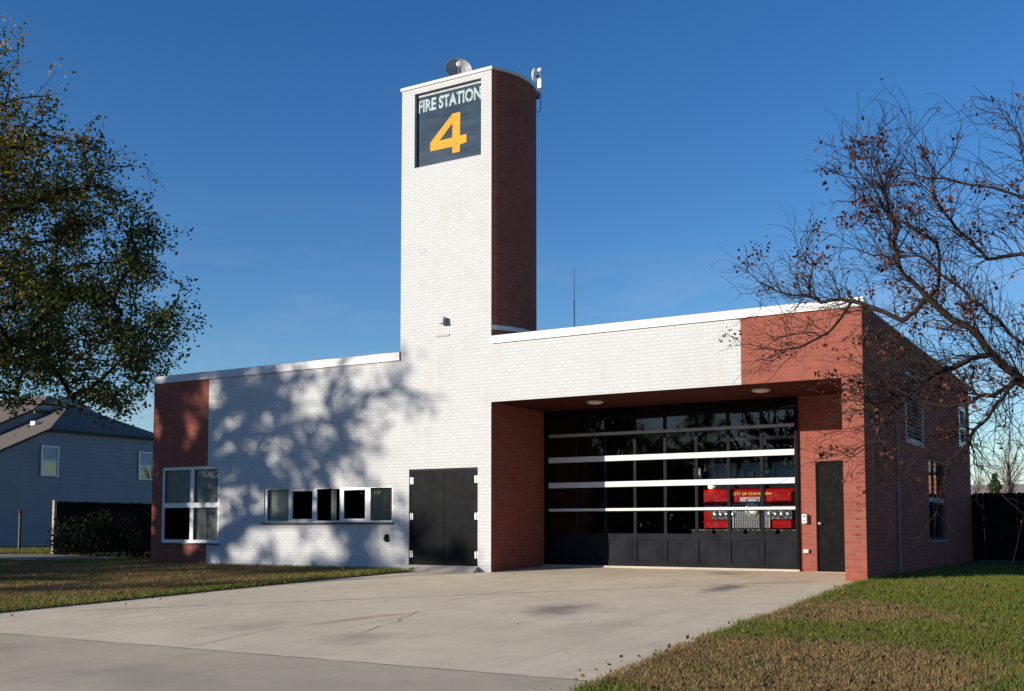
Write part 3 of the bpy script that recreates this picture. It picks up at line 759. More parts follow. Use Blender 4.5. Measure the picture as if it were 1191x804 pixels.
WLp = empty('wall_lamp', (-1.29, 0, 5.81), 'small dark floodlight high on the white tower wall', 'wall lamp')
mb = MB(); mb.prism([(-.17, 5.74), (-.03, 5.74), (-.03, 5.90), (-.13, 5.90)], 'x', -1.36, -1.22); merged(mb.build('lamp_body', M['grey_metal'], WLp), .006)
mb = MB(); mb.box(-1.33, -1.25, -.031, -.001, 5.76, 5.88); mb.build('back_plate', M['dark_metal'], WLp)
mb = MB(); mb.box(-1.53, -1.14, -.016, -.001, 5.455, 5.505); tag(merged(mb.build('name_plate', plain('plate_bronze', (.33, .31, .28), .6), None), .003), 'thin beige strip plate under the floodlight on the tower', 'plate')

HB = empty('hose_bib', (-2.92, 0, .75), 'small black hose tap low on the white wall beside double door', 'tap')
mb = MB(); mb.box(-2.97, -2.87, -.03, -.001, .66, .84); merged(mb.build('back_plate', M['black_paint'], HB), .005)
mb = MB(); mb.tube([(-2.92, -.03, .78), (-2.92, -.10, .78), (-2.92, -.12, .70)], .018, 8); mb.lathe((-2.92, -.085, .80), (0, 0, 1), [(.0, .0), (.03, .0), (.03, .015), (0, .02)], 10); mb.build('spout', M['dark_metal'], HB)

IC = empty('intercom', (6.395, 2.5, 1.19), 'white intercom box on red brick left of black door', 'intercom')
mb = MB(); mb.box(6.345, 6.445, 2.39, 2.499, 1.09, 1.29); merged(mb.build('housing', M['plastic_white'], IC), .008)
mb = MB(); mb.box(6.375, 6.415, 2.384, 2.3895, 1.22, 1.26); mb.build('keypad', M['dark_metal'], IC); mb = MB(); mb.lathe((6.395, 2.39, 1.15), (0, -1, 0), [(.018, 0), (.018, .008), (0, .01)], 10); mb.build('button', M['dark_metal'], IC)
OB = empty('outlet_box', (6.41, 2.5, .5), 'grey outlet box low on red brick below the intercom', 'outlet')
mb = MB(); mb.box(6.345, 6.47, 2.44, 2.499, .455, .54); merged(mb.build('housing', M['grey_metal'], OB), .006)
mb = MB(); mb.box(6.36, 6.455, 2.432, 2.4395, .468, .527); mb.build('cover', M['steel'], OB)

# ------------------------------------------------------------------ fire truck behind the glass
FT = empty('fire_truck', (4.7, 4.0, .1), 'red fire truck parked behind the glass garage door', 'fire truck')
TX0, TX1, TY = 3.42, 5.98, 4.05
mb = MB()
mb.prism([(TY+.10, .62), (8.2, .62), (8.2, 3.05), (TY+.45, 3.05), (TY+.30, 2.95), (TY+.16, 1.93), (TY+.02, 1.90), (TY+.02, .66)], 'x', TX0 + .06, TX1 - .06)
cab = merged(mb.build('cab', M['truck_red'], FT), .03)
for a, b in ((TX0 + .14, TX0 + .78), (TX1 - .78, TX1 - .14)):
    mb = MB(); mb.box(a, b, TY - .04, TY + .021, 1.52, 1.84); merged(mb.build('corner_panel', M['truck_red'], FT), .02)
    mb = MB(); mb.box(a, b, TY - .05, TY + .021, .96, 1.16); merged(mb.build('corner_panel', M['truck_red'], FT), .02)
    mb = MB(); mb.box(a, b + .02, TY - .052, TY + .0, 1.435, 1.515); mb.build('reflective_stripe', M['stripe_white'], FT)
mb = MB(); mb.face([(TX0+.16, TY+.115, 1.97), (TX1-.16, TY+.115, 1.97), (TX1-.2, TY+.240, 2.86), (TX0+.2, TY+.240, 2.86)]); WS = mb.build('windshield', M['windshield'], FT)
mb = MB(); mb.prism([(TY+.118, 1.935), (TY+.135, 1.935), (TY+.275, 2.92), (TY+.44, 3.06), (TY+.43, 3.09), (TY+.25, 2.95)], 'x', TX0 + .055, TX1 - .055); mb.build('shaded_surround', M['black_paint'], WS)  # cab front around the glass blackened, its shade put into the colour
mb = MB(); xm = (TX0 + TX1) / 2; mb.box(xm - .025, xm + .025, TY + .10, TY + .14, 1.95, 2.3); mb.build('windshield_post', M['rubber'], WS)
for s in (-1, 1):
    mb = MB(); mb.tube([(xm + s*.15, TY + .08, 1.95), (xm + s*.75, TY + .10, 2.08)], .012, 6); mb.build('wiper', M['rubber'], FT)
mb = MB(); mb.box(TX0 - .06, TX1 + .06, TY - .42, TY + .02, .64, .93); merged(mb.build('bumper', M['rubber'], FT), .03)
mb = MB(); mb.box(TX0 - .065, TX1 + .065, TY - .425, TY + .02, .932, .955); mb.build('bumper_tread', M['chrome'], FT)
for a in (TX0 + .30, TX1 - .94):
    mb = MB(); mb.box(a, a + .64, TY - .03, TY + .019, 1.18, 1.42); hb = merged(mb.build('headlight', M['chrome'], FT), .015)
    for k in range(4):
        cxk = a + .10 + k * .148
        mb = MB(); mb.lathe((cxk, TY - .03, 1.30), (0, -1, 0), [(.068, 0), (.066, .012), (.05, .02), (0, .028)], 14); mb.build('headlight_lens', M['lamp_glass'], hb, True)
GX = (4.28, 5.12)
mb = MB()
x = GX[0]
while x <= GX[1] + .001: mb.box(x - .006, x + .006, TY - .035, TY - .015, .96, 1.52); x += .042
z = .98
while z < 1.52: mb.box(GX[0], GX[1], TY - .03, TY - .012, z - .005, z + .005); z += .042
mb.box(GX[0] - .03, GX[0], TY - .05, TY + .019, .955, 1.56); mb.box(GX[1], GX[1] + .03, TY - .05, TY + .019, .955, 1.56); mb.box(GX[0], GX[1], TY - .05, TY + .019, 1.525, 1.56)
GR = mb.build('grille', M['grey_metal'], FT)
mb = MB(); mb.box(GX[0], GX[1], TY - .008, TY + .018, .957, 1.523); mb.build('grille_back', M['rubber'], GR)
mb = MB(); mb.lathe((4.72, TY - .03, 1.42), (0, -1, 0), [(.17, 0), (.17, .03), (.12, .04), (.1, .02), (0, .02)], 20); mb.build('siren', M['steel'], GR, True)
mb = MB(); mb.box(4.42, 5.02, TY - .02, TY + .019, 1.565, 1.72); pl = merged(mb.build('badge_plate', M['grey_metal'], FT), .01)
mb = MB()
for k in range(24):
    a, b = 2*math.pi*k/24, 2*math.pi*(k+1)/24
    mb.face([(4.72 + .16*math.cos(q)*s, TY - .024, 1.645 + .055*math.sin(q)*s) for q, s in ((a, 1), (b, 1), (b, .78), (a, .78))])
mb.build('badge_ring', M['truck_red'], pl)
add_text('CITY OF CHAMPAIGN', .94, .06, M['gold'], 'lettering', FT, 4.235, TY + .01, 1.765, .012)
for s, x in ((-1, TX0 - .02), (1, TX1 + .02)):
    mb = MB(); mb.box(x - .11, x + .11, TY - .12, TY - .04, 2.05, 2.45); mi = merged(mb.build('mirror', M['chrome'], FT), .03)
    mb = MB(); mb.tube([(x, TY - .08, 2.45), (x - s*.04, TY + .1, 2.6), (x - s*.1, TY + .25, 2.6)], .018, 6); mb.build('mirror_arm', M['chrome'], mi)
for x in (TX0 + .24, TX1 - .24):
    mb = MB(); mb.tube([(x - .12, TY + 1.3, .58), (x + .12, TY + 1.3, .58)], .48, 28); mb.build('wheel', M['rubber'], FT)
mb = MB(); mb.box(TX0 + .3, TX1 - .3, TY + .6, TY + 1.0, 3.052, 3.2); merged(mb.build('light_bar', M['stripe_white'], FT), .03)
m, t, b = new_mat('bright_dome'); b.inputs['Emission Color'].default_value = (1, .86, .55, 1); b.inputs['Emission Strength'].default_value = 14.; b.inputs['Base Color'].default_value = (.8, .7, .4, 1)
mb = MB(); mb.lathe((TX0 + .27, TY + .02, 1.985), (0, -1, 0), [(.05, 0), (.05, .03), (.035, .05), (0, .058)], 14); mb.build('bright_dome', m, FT, True)  # small warm emitting dome at the foot of the windshield

# ------------------------------------------------------------------ house on the left
HS = empty('house', (-46, 19, 0), 'blue grey sided house with brown shingle roof beyond the fence', 'house')
ms = .4655; yr = 20.32; zr = 8.23
def prof(y, up=0): return zr + up - ms * abs(y - yr)
def gable_siding(x, y0, y1, top, z0=0.):
    mb = MB(); z = z0; ys = list(np.linspace(y0, y1, 49))
    while z < 9:
        for a, b in zip(ys, ys[1:]):
            t0, t1 = top(a), top(b)
            if z >= max(t0, t1): continue
            za, zb = min(z + .21, t0), min(z + .21, t1)
            mb.face([(x + .022, a, min(z, t0)), (x + .022, b, min(z, t1)), (x, b, zb), (x, a, za)])
            mb.face([(x, a, min(z, t0)), (x, b, min(z, t1)), (x + .022, b, min(z, t1)), (x + .022, a, min(z, t0))])
        z += .21
    return mb
gable_siding(-38, 8.3, 32.3, lambda y: min(prof(y) - .12, 6.28)).build('siding_wall', M['siding'], HS)
gable_siding(-41.75, 10, 30.5, lambda y: prof(y, .62) - .05, 2.).build('siding_wall', M['siding'], HS)
mb = MB(); mb.face([(-38, 8.3, 0), (-56, 8.3, 0), (-56, 8.3, 2.6), (-38, 8.3, 2.6)]); mb.face([(-56, 32.3, 0), (-38, 32.3, 0), (-38, 32.3, 2.6), (-56, 32.3, 2.6)]); mb.face([(-56, 8.3, 0), (-56, 32.3, 0), (-56, 32.3, 2.6), (-56, yr, 8.1), (-56, 8.3, 2.6)]); mb.build('end_wall', M['siding'], HS)
def slab(pts, th=.14, mi=0):
    mb = MB(); lo = [(x, y, z - th) for x, y, z in pts]
    mb.face(pts, mi=mi); mb.face(lo[::-1], mi=1)
    for i in range(len(pts)):
        j = (i + 1) % len(pts); mb.face([pts[i], lo[i], lo[j], pts[j]], mi=1)
    return mb
mats = [M['house_shingle'], plain('fascia_dark', (.035, .033, .035), .7)]
P = (-41.7, yr, zr); Lp = (-37.75, 16.15, prof(16.15)); Rp = (-37.75, 24.49, prof(24.49))
RF = slab([Lp, P, (-42.2, yr, zr), (-42.2, 7.6, prof(7.6)), (-37.75, 7.6, prof(7.6))]).build('roof', mats, HS)
slab([P, Rp, (-37.75, 33, prof(33)), (-42.2, 33, prof(33)), (-42.2, yr, zr)]).build('roof', mats, HS)
slab([Lp, Rp, P]).build('roof_hip', [M['house_shingle'], mats[1]], HS)
up = .62; P2 = (-43.6, yr, zr + up); L2 = (-41.6, 17.8, prof(17.8, up)); R2 = (-41.6, 22.84, prof(22.84, up))
slab([L2, P2, (-57, yr, zr+up), (-57, 7.6, prof(7.6, up)), (-41.6, 7.6, prof(7.6, up))]).build('roof', mats, HS)
slab([P2, R2, (-41.6, 33, prof(33, up)), (-57, 33, prof(33, up)), (-57, yr, zr+up)]).build('roof', mats, HS)
slab([L2, R2, P2]).build('roof_hip', [M['house_shingle'], mats[1]], HS)
mb = MB(); mb.box(-40.3, -39.9, 16.75, 17.15, prof(16.95) - .05, prof(16.95) + .18); merged(mb.build('roof_vent', M['alu'], HS), .01)
for y0, y1, z0, z1 in ((15.77, 16.87, 3.72, 5.36), (22.2, 23.3, 3.76, 5.42)):
    wf = framed('v', 'x', -38, y0, y1, z0, z1, .09, .06, [], [(z0+z1)/2], off=-.10).build('window', M['alu'], HS)
    mb = MB(); zm = (z0 + z1) / 2
    mb.face([(-37.945, y0+.09, z0+.09), (-37.945, y1-.09, z0+.09), (-37.945, y1-.09, zm-.04), (-37.945, y0+.09, zm-.04)])
    mb.build('pane', M['dark_glass'], wf)
    mb = MB(); mb.face([(-37.944, y0+.09, zm+.04), (-37.944, y1-.09, zm+.04), (-37.944, y1-.09, z1-.09), (-37.944, y0+.09, z1-.09)]); mb.build('upper_sheet', plain('pale_sheet', (.42, .46, .50), .5), wf)  # flat pale sheet fills the upper half of the window

# fences
def fence(name, label, axis, pos, u0, u1, h, face, step=.15, post_light=True):
    o = empty(name, ((u0, pos, 0) if axis == 'y' else (pos, u0, 0)), label, 'fence')
    mb = MB(); u = u0
    while u < u1:
        hh = h + rng.normal(0, .008); w = step - .002; t = .02; dy = rng.normal(0, .003)
        poly = [(u, .03), (u + w, .03), (u + w, hh - .03), (u + w - .03, hh), (u + .03, hh), (u, hh - .03)]
        mb.prism(poly, axis, pos + dy, pos + dy + t * face)
        u += step
    mb.build('picket_panel', M['fence_wood'], o)
    mb = MB()
    for z in (.35, h * .55, h - .3):
        if axis == 'y': mb.box(u0, u1, pos - face*.06, pos - face*.005, z, z + .09)
        else: mb.box(pos - face*.06, pos - face*.005, u0, u1, z, z + .09)
    mb.build('fence_rail', M['fence_wood'], o)
    for i, u in enumerate(np.arange(u0, u1, 2.4)):
        mb = MB()
        if axis == 'y': mb.box(u - .05, u + .05, pos - face*.17, pos - face*.065, 0, h - .05)
        else: mb.box(pos - face*.17, pos - face*.065, u - .05, u + .05, 0, h - .05)
        mb.build('fence_post', M['fence_wood'], o)
    return o
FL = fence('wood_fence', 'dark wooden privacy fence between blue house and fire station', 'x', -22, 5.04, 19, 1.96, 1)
mb = MB(); mb.box(-22.055, -21.945, 4.91, 5.02, 0, 2.0); mb.build('end_post', M['fence_post'], FL)  # end post paler than the boards, sunlight put into its colour
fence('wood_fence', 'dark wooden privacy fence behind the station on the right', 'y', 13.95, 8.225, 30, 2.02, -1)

PO = empty('marker_post', (-30, 9.14, 0), 'slim dark post with red cap on grass before blue house', 'post')
mb = MB(); mb.box(-30.04, -29.96, 9.09, 9.19, 0, 1.62); merged(mb.build('post_shaft', M['dark_metal'], PO), .008)
mb = MB(); mb.lathe((-30, 9.14, 1.62), (0, 0, 1), [(.05, 0), (.09, .03), (.10, .08), (.06, .12), (0, .13)], 12); mb.build('post_cap', M['red_cap'], PO, True)

# ------------------------------------------------------------------ trees
def leaves(name, pts, size, cols, parent, droop=.3, folds=True):
    """pts (n,3): each leaf is a pointed quad"""
    n = len(pts); pts = np.asarray(pts)
    d = rng.normal(0, 1, (n, 3)); d[:, 2] -= droop; d /= np.linalg.norm(d, axis=1)[:, None]
    q = rng.normal(0, 1, (n, 3)); w = np.cross(d, q); w /= np.linalg.norm(w, axis=1)[:, None] + 1e-9
    s = (size * (.65 + .7 * rng.random(n)))[:, None]
    V = np.stack([pts, pts + d*s*.5 + w*s*.34, pts + d*s, pts + d*s*.5 - w*s*.34], 1).reshape(-1, 3)
    return arr_mesh(name, V, np.arange(n*4).reshape(-1, 4), M['leaf'], parent, np.repeat(cols, 4, 0), 4)

class Tree:
    """branch skeleton: nodes with a parent; radii by the pipe model"""
    def __init__(s): s.p = []; s.par = []; s.tip = []
    def add(s, p, par): s.p.append(np.array(p, float)); s.par.append(par); return len(s.p) - 1
    def path(s, pts, par):
        ids = []
        for p in pts: par = s.add(p, par); ids.append(par)
        return ids
    def radii(s, rtip, e=2.3, rmax=9):
        n = len(s.p); acc = np.zeros(n); r = np.zeros(n)
        for i in range(n - 1, -1, -1):
            r[i] = min(rmax, max(rtip, acc[i] ** (1/e)))
            if s.par[i] >= 0: acc[s.par[i]] += r[i] ** e
        return r
    def mesh(s, name, r, mat, parent, rmin=0, rmax=9, thick=7, thin=3):
        V = []; F = []
        P = np.array(s.p)
        for i in range(len(s.p)):
            j = s.par[i]
            if j < 0 or not (rmin <= r[i] < rmax): continue
            a, b = P[j], P[i]; d = b - a; L = np.linalg.norm(d)
            if L < 1e-6: continue
            d /= L; u = np.cross(d, (0.13, .31, .94) if abs(d[2]) < .9 else (1., .1, 0)); u /= np.linalg.norm(u); w = np.cross(d, u)
            n = 8 if r[i] > .03 else (5 if r[i] > .012 else 3)
            k = np.arange(n) * 2*np.pi/n; c = np.cos(k)[:, None]*u + np.sin(k)[:, None]*w
            ra = min(r[j], r[i] * 1.35); i0 = len(V)
            V.extend(a - d*ra*.3 + c*ra); V.extend(b + d*r[i]*.2 + c*r[i])
            for q in range(n): F.append((i0+q, i0+(q+1) % n, i0+n+(q+1) % n, i0+n+q))
        return arr_mesh(name, np.array(V), np.array(F), mat, parent)

def bend(a, b, n, amp, up=0.):
    a, b = np.array(a, float), np.array(b, float); L = np.linalg.norm(b - a); out = []
    off = rng.normal(0, amp * L, 3)
    for k in range(1, n + 1):
        t = k / n; p = a + (b - a)*t + off*math.sin(math.pi*t) + rng.normal(0, amp*L*.25, 3)*(t < 1); p[2] += up*L*math.sin(math.pi*t); out.append(p)
    return out

# --- leafy tree left of the frame; its crown reaches in and shades the white wall
def oak(name, loc, label, group, ntips=800, nleaf=150000, seed=3, dark=1., lsize=.095, thin=.6, rtip=.006, rcap=.24):
    global rng
    keep = rng; rng = np.random.default_rng(seed)
    o = empty(name, loc, label, 'tree', group)
    ox, oy, oz = loc
    T = Tree(); base = T.add((ox, oy, oz - .1), -1)
    tr = T.path(bend((ox, oy, oz), (ox + .3, oy + .1, oz + 11), 14, .012), base)
    zt = [3.5, 4.6, 6, 7.5, 9.6, 10.9, 11.6, 12.6, 14]; rt = [3.6, 5.5, 6.25, 6.2, 5.1, 4.1, 3.3, 1.9, .2]
    cand = list(tr[3:])
    for k in range(15):                     # main limbs
        i = tr[3 + int(k * .66)]; a = k * 2.4 + rng.normal(0, .2); z = T.p[i][2] - oz
        zz = z + 1.5 + 1.2 * rng.random(); rr = np.interp(zz, zt, rt) * (.55 + .15*rng.random())
        cand += T.path(bend(T.p[i], (ox + rr*math.cos(a), oy + rr*math.sin(a), oz + zz), 7, .05, .05), i)
    tips = []
    for k in range(ntips):
        z = rng.choice([4.1 + 9.7*rng.random(), 4.2 + 6.1*rng.random()]); a = rng.random()*2*np.pi
        f = (rng.random() ** .42); f = f if rng.random() < .93 else 1.08
        rr = np.interp(z, zt, rt) * f * (.92 + .16 * vnoise(np.array([a*2]), np.array([z*.5]), 1.)[0] * 1.2)
        tips.append((f, (ox + rr*math.cos(a), oy + rr*math.sin(a), oz + z - .5*f*(z < 7))))
    tips.sort(key=lambda q: q[0])
    leafp = []
    for f, q in tips:
        q = np.array(q); A = np.array([T.p[c] for c in cand])
        d = np.linalg.norm(A - q, axis=1); zpen = np.clip(A[:, 2] - q[2], 0, 9) * .6
        c = cand[int(np.argmin(d + zpen))]
        L = np.linalg.norm(q - T.p[c]); nn = max(3, int(L / .45))
        ids = T.path(bend(T.p[c], q, nn, .06, .06), c); cand += ids
        for ii in ids[-4:]:
            for _ in range(3):
                e = T.p[ii] + rng.normal(0, .28, 3) + np.array([0, 0, -.05]); m2 = (T.p[ii] + e)/2 + rng.normal(0, .05, 3)
                T.path([m2, e], ii); leafp += [m2, e, e]
        leafp += [T.p[ii] for ii in ids[-3:]]
    r = T.radii(rtip, 2.35, rcap)
    T.mesh('trunk', r, M['bark'], o, .035); T.mesh('branches', r, M['bark_twig'], o, 0, .035)
    leafp = np.array(leafp); leafp = leafp[rng.permutation(len(leafp))[:int(len(leafp)*.5)]]; pick = leafp[rng.integers(0, len(leafp), nleaf)] + rng.normal(0, .12, (nleaf, 3))
    hrel = np.clip((pick[:, 2] - oz - 4) / 9, 0, 1)
    # thinner toward the top of the crown (autumn)
    k = rng.random(nleaf) < (1.0 - thin * hrel ** 1.2); pick, hrel = pick[k], hrel[k]; n = len(pick)
    g1, g2, y1, b1 = (np.array(c) for c in ((.055, .085, .016), (.115, .135, .026), (.36, .25, .04), (.24, .12, .03)))
    q = rng.random((n, 1)); col = g1*(1-q) + g2*q
    patch_ = fbm(pick[:, 0] + pick[:, 2]*.7, pick[:, 1] - pick[:, 2]*.4, .55)
    autumn = (rng.random(n) < np.clip((patch_ - .50)*1.6 + hrel*.75 - .05, .05, .85))[:, None]
    q = rng.random((n, 1)); col = np.where(autumn, y1*(1-q) + b1*q, col) * (.7 + .6*rng.random((n, 1))) * dark
    leaves('foliage', pick, lsize, col, o)
    rng = keep
    return o
OAK = oak('oak_tree', (-26.35, 1.7, .25), 'big oak with green and yellowing leaves at the left edge', None)
OAK.scale = (1.57, 1.57, 1.47)

def copy_tree(o, loc, rz, sc, label, group):
    c = o.copy(); COL.objects.link(c); c.location = loc; c.rotation_euler = (0, 0, rz); c.scale = (sc[0], sc[0], sc[1])
    c['label'] = label
    if group: c['group'] = group
    elif 'group' in c: del c['group']
    for ch in o.children:
        d = ch.copy(); COL.objects.link(d); d.parent = c
        d.matrix_parent_inverse = ch.matrix_parent_inverse.copy()
    return c
SH = oak('oak_tree', (-26.2, -22.9, -.8), 'tall oak by the street, shading the white brick wall', None, 300, 26000, 5, 1., .14, .25, .019, .46)
SH.scale = (1.38, 1.38, 1.35)
copy_tree(SH, (-25.0, -13.6, -.47), 2.2, (.95, .84), 'smaller oak on the lawn farther left, shading the red brick panel', None)

# --- bare crab apple on the right
CA = empty('crabapple_tree', (13.3, -4.0, -.14), 'nearly bare crabapple with dark twigs and few russet leaves, right edge', 'tree')
T = Tree(); b0 = T.add((13.3, -4.0, -.25), -1)
trunk = T.path(bend((13.3, -4.0, -.14), (12.9, -4.05, 1.9), 6, .02), b0)
limbs = {
 'M1': ('T', [(12.2, -4.0, 2.45), (11.3, -4.0, 3.02), (10.85, -4.0, 3.53), (10.39, -4.1, 4.01), (9.76, -4.3, 4.73), (9.72, -4.4, 5.33), (9.57, -4.5, 5.95), (9.37, -4.6, 6.75)]),
 'M2': ('M1', [(9.69, -4.0, 4.08), (8.98, -3.6, 4.5), (8.33, -3.4, 4.61), (7.82, -3.2, 4.82), (7.22, -3.0, 5.13), (6.42, -2.8, 5.92)]),
 'M3': ('T', [(12.6, -4.4, 3.4), (11.75, -4.6, 4.5), (11.39, -4.7, 4.72), (10.96, -4.8, 4.68), (10.71, -4.9, 5.01), (10.47, -5.0, 5.32), (10.35, -5.2, 5.95)]),
 'M4': ('M1', [(10.3, -4.6, 4.45), (10.35, -5.0, 4.94), (9.94, -5.2, 5.25), (9.63, -5.3, 5.67), (9.36, -5.4, 6.06)]),
 'M5': ('T', [(12.6, -4.3, 4.0), (11.88, -4.4, 5.62), (11.39, -4.2, 6.39), (11.21, -4.1, 6.75), (11.08, -4.0, 7.1)]),
 'M6': ('M1', [(10.86, -4.3, 3.42), (10.64, -4.6, 3.32), (10.37, -5.0, 3.16), (10.08, -5.3, 2.9), (9.84, -5.5, 2.6), (9.61, -5.7, 2.18)]),
 'M7': ('T', [(12.2, -4.4, 2.6), (11.7, -4.6, 2.89), (11.27, -5.0, 2.99), (10.99, -5.4, 2.45), (10.78, -5.6, 2.11), (10.56, -5.8, 1.88)]),
 'M8': ('M2', [(8.6, -3.8, 4.1), (8.21, -4.0, 3.84), (7.80, -4.2, 3.77)]),
 'M9': ('M5', [(11.82, -3.6, 5.35), (11.32, -3.4, 5.85), (10.59, -3.2, 6.22), (9.9, -3.0, 6.5), (9.5, -2.9, 6.9)]),
 'M10': ('M2', [(8.18, -3.3, 5.24), (7.88, -3.2, 5.87), (7.57, -3.1, 6.45)]),
 'M11': ('T', [(12.2, -3.7, 2.8), (11.25, -3.3, 3.7), (10.75, -3.0, 4.25), (10.24, -2.7, 4.83), (9.77, -2.5, 5.35), (9.28, -2.4, 5.43), (8.64, -2.3, 5.69)]),
 'M12': ('M1', [(11.0, -3.8, 2.98), (10.67, -3.6, 2.94), (10.01, -3.2, 2.89), (9.48, -3.0, 3.15)]),
 'M13': ('T', [(13.6, -4.5, 3.4), (14.2, -5.0, 4.8), (14.6, -5.2, 5.6)]),
 'M14': ('T', [(13.6, -3.2, 3.0), (14.6, -2.6, 4.2), (15.8, -2.3, 5.2), (16.8, -2.0, 5.9)]),
 'M15': ('T', [(13.0, -3.0, 3.2), (12.6, -1.9, 4.5), (12.2, -1.2, 5.6), (11.6, -1.0, 6.2)]),
}
LM = {}
for nm, (src, pts) in limbs.items():
    pool = trunk[-2:] if src == 'T' else LM[src]
    st = pool[int(np.argmin([np.linalg.norm(T.p[q] - np.array(pts[0])) for q in pool]))]
    dense = []; prev = T.p[st]
    for p in pts:
        dense += bend(prev, p, 4, .07); prev = np.array(p, float)
    LM[nm] = T.path(dense, st)
nodes = [i for l in LM.values() for i in l[4:]] + [i for q in ('M6', 'M7', 'M12', 'M1', 'M2') for i in LM[q][3:]]
twig = []
def sprout(n, pool, lo, hi, seg, amp, up, crab=False):
    new = []
    for _ in range(n):
        i = pool[rng.integers(0, len(pool))]; j = T.par[i]
        d = T.p[i] - T.p[j]; d /= np.linalg.norm(d) + 1e-9
        q = rng.normal(0, 1, 3); q -= d*q.dot(d); q /= np.linalg.norm(q)
        v = d*(.55 + .5*rng.random()) + q*(.5 + .6*rng.random()) + np.array([-.08, 0, up*rng.random()]); v /= np.linalg.norm(v)
        L = lo + (hi - lo)*rng.random()**1.6
        if crab and T.p[i][0] < 8.3: L *= .85
        e_ = T.p[i] + v*L
        if crab and (e_[2] > min(5.35 + .62*(e_[0] - 6.3), 7.3) or (e_[0] < 7.4 and rng.random() < .2)): continue
        ids = T.path(bend(T.p[i], T.p[i] + v*L, seg, amp, .04), i); new += ids
    return new
g1 = sprout(680, nodes, .45, 1.3, 6, .06, .5, True)
g2 = sprout(1800, nodes + g1*2, .25, .75, 4, .07, .35, True)
g3 = sprout(3000, g1 + g2, .10, .36, 3, .08, .25, True)
r = T.radii(.0032, 2.6, .095)
T.mesh('trunk', r, M['bark'], CA, .02); T.mesh('twigs', r, M['bark_twig'], CA, 0, .02)
pool = np.array([T.p[i] for i in g2 + g3]); ctr = pool[rng.integers(0, len(pool), 85)]
pk = np.concatenate([ctr[rng.integers(0, 85, 2200)] + rng.normal(0, .085, (2200, 3)), pool[rng.integers(0, len(pool), 500)]])
q = rng.random((len(pk), 1)); cols = (np.array([.070, .026, .022])*(1-q) + np.array([.12, .05, .03])*q) * (.6 + .8*rng.random((len(pk), 1)))
leaves('foliage', pk, .07, cols, CA, .7)

# --- trees and houses far behind the right fence
def bare_tree(name, loc, h, label, group, seed, spread=.32, n2=260, rt=.02, mat='bark_twig'):
    global rng, T
    keep = rng, T; rng = np.random.default_rng(seed); T = Tree(); x, y, z = loc
    o = empty(name, loc, label, 'tree', group)
    b = T.add((x, y, z - .1), -1); tr = T.path(bend((x, y, z), (x, y, z + h*.8), 8, .02), b); pool = []
    for k in range(16):
        i = tr[2 + k % 6]; a = rng.random()*6.28; rr = h*spread*(.5 + .7*rng.random())
        pool += T.path(bend(T.p[i], T.p[i] + np.array([rr*math.cos(a), rr*math.sin(a), h*(.22 + .25*rng.random())]), 6, .05, .05), i)
    p2 = sprout(n2, pool, h*.06, h*.2, 4, .06, .6); sprout(n2*2, p2, h*.03, h*.09, 3, .07, .5)
    r_ = T.radii(rt, 2.1, h*.03)
    T.mesh('trunk', r_, M['bark'], o, h*.007); T.mesh('twigs', r_, M[mat], o, 0, h*.007)
    rng, T = keep
    return o
bare_tree('bare_tree', (4.55, 60, 0), 6.9, 'pale leafless tree far behind the right fence', None, 11, .20, 200, .008, 'pale_twig')
bare_tree('bare_tree', (1.6, 66, 0), 4.6, 'low leafless bush tree beside the station corner, beyond the fence', None, 12, .25, 120, .007, 'pale_twig')
EV = empty('evergreen_tree', (3.85, 58, 0), 'small bushy evergreen showing above the right fence', 'tree')
mb = MB(); mb.tube([(3.85, 58, 0), (3.85, 58, 4.0)], [.12, .03], 7); mb.build('trunk', M['bark'], EV)
n = 6000; zz = 1 + 3.5*rng.random(n)**.8; rr = (4.7 - zz)*.30*np.sqrt(rng.random(n))*(1 + .4*np.sin(zz*7)); a = rng.random(n)*6.28
leaves('foliage', np.stack([3.85 + rr*np.cos(a), 58 + rr*np.sin(a), zz], 1), .16, np.array([.06, .10, .04])*(.6 + .8*rng.random((n, 1))), EV)

def cottage(name, loc, L, W, eave, ridge, label, wall, roofm):
    o = empty(name, loc, label, 'house'); x, y, z = loc
    mb = MB(); mb.box(x, x+L, y, y+W, 0, eave, skip='+z'); 
    for xx in (x, x + L): mb.face([(xx, y, eave), (xx, y+W, eave), (xx, y+W/2, ridge-.1)])
    mb.build('wall', wall, o)
    slab([(x-.4, y-.4, eave-.1), (x+L+.4, y-.4, eave-.1), (x+L+.4, y+W/2, ridge), (x-.4, y+W/2, ridge)], .12).build('roof', [roofm, mats[1]], o)
    slab([(x-.4, y+W/2, ridge), (x+L+.4, y+W/2, ridge), (x+L+.4, y+W+.4, eave-.1), (x-.4, y+W+.4, eave-.1)], .12).build('roof', [roofm, mats[1]], o)
    for wx in np.arange(x + 2, x + L - 1.5, 3.6):
        wf = framed('v', 'y', y, wx, wx + 1.1, eave - 1.9, eave - .6, .08, .05, [], [eave - 1.25], off=-.03).build('window', M['alu'], o)
        mb = MB(); mb.face([(wx+.08, y - .01, eave-1.82), (wx+1.02, y - .01, eave-1.82), (wx+1.02, y - .01, eave-.68), (wx+.08, y - .01, eave-.68)]); mb.build('pane', M['dark_glass'], wf)
    return o
cottage('house', (.2, 70, 0), 16, 9, 2.9, 4.45, 'low ranch house with grey brown roof beyond the right fence', M['siding'], plain('far_shingles', (.25, .21, .19), .9))
cottage('house', (15.5, 60, 0), 15, 10, 5.0, 7.4, 'red brick house mirrored in the lower side window', M['brick_far'], plain('tan_shingles', (.30, .26, .22), .9))

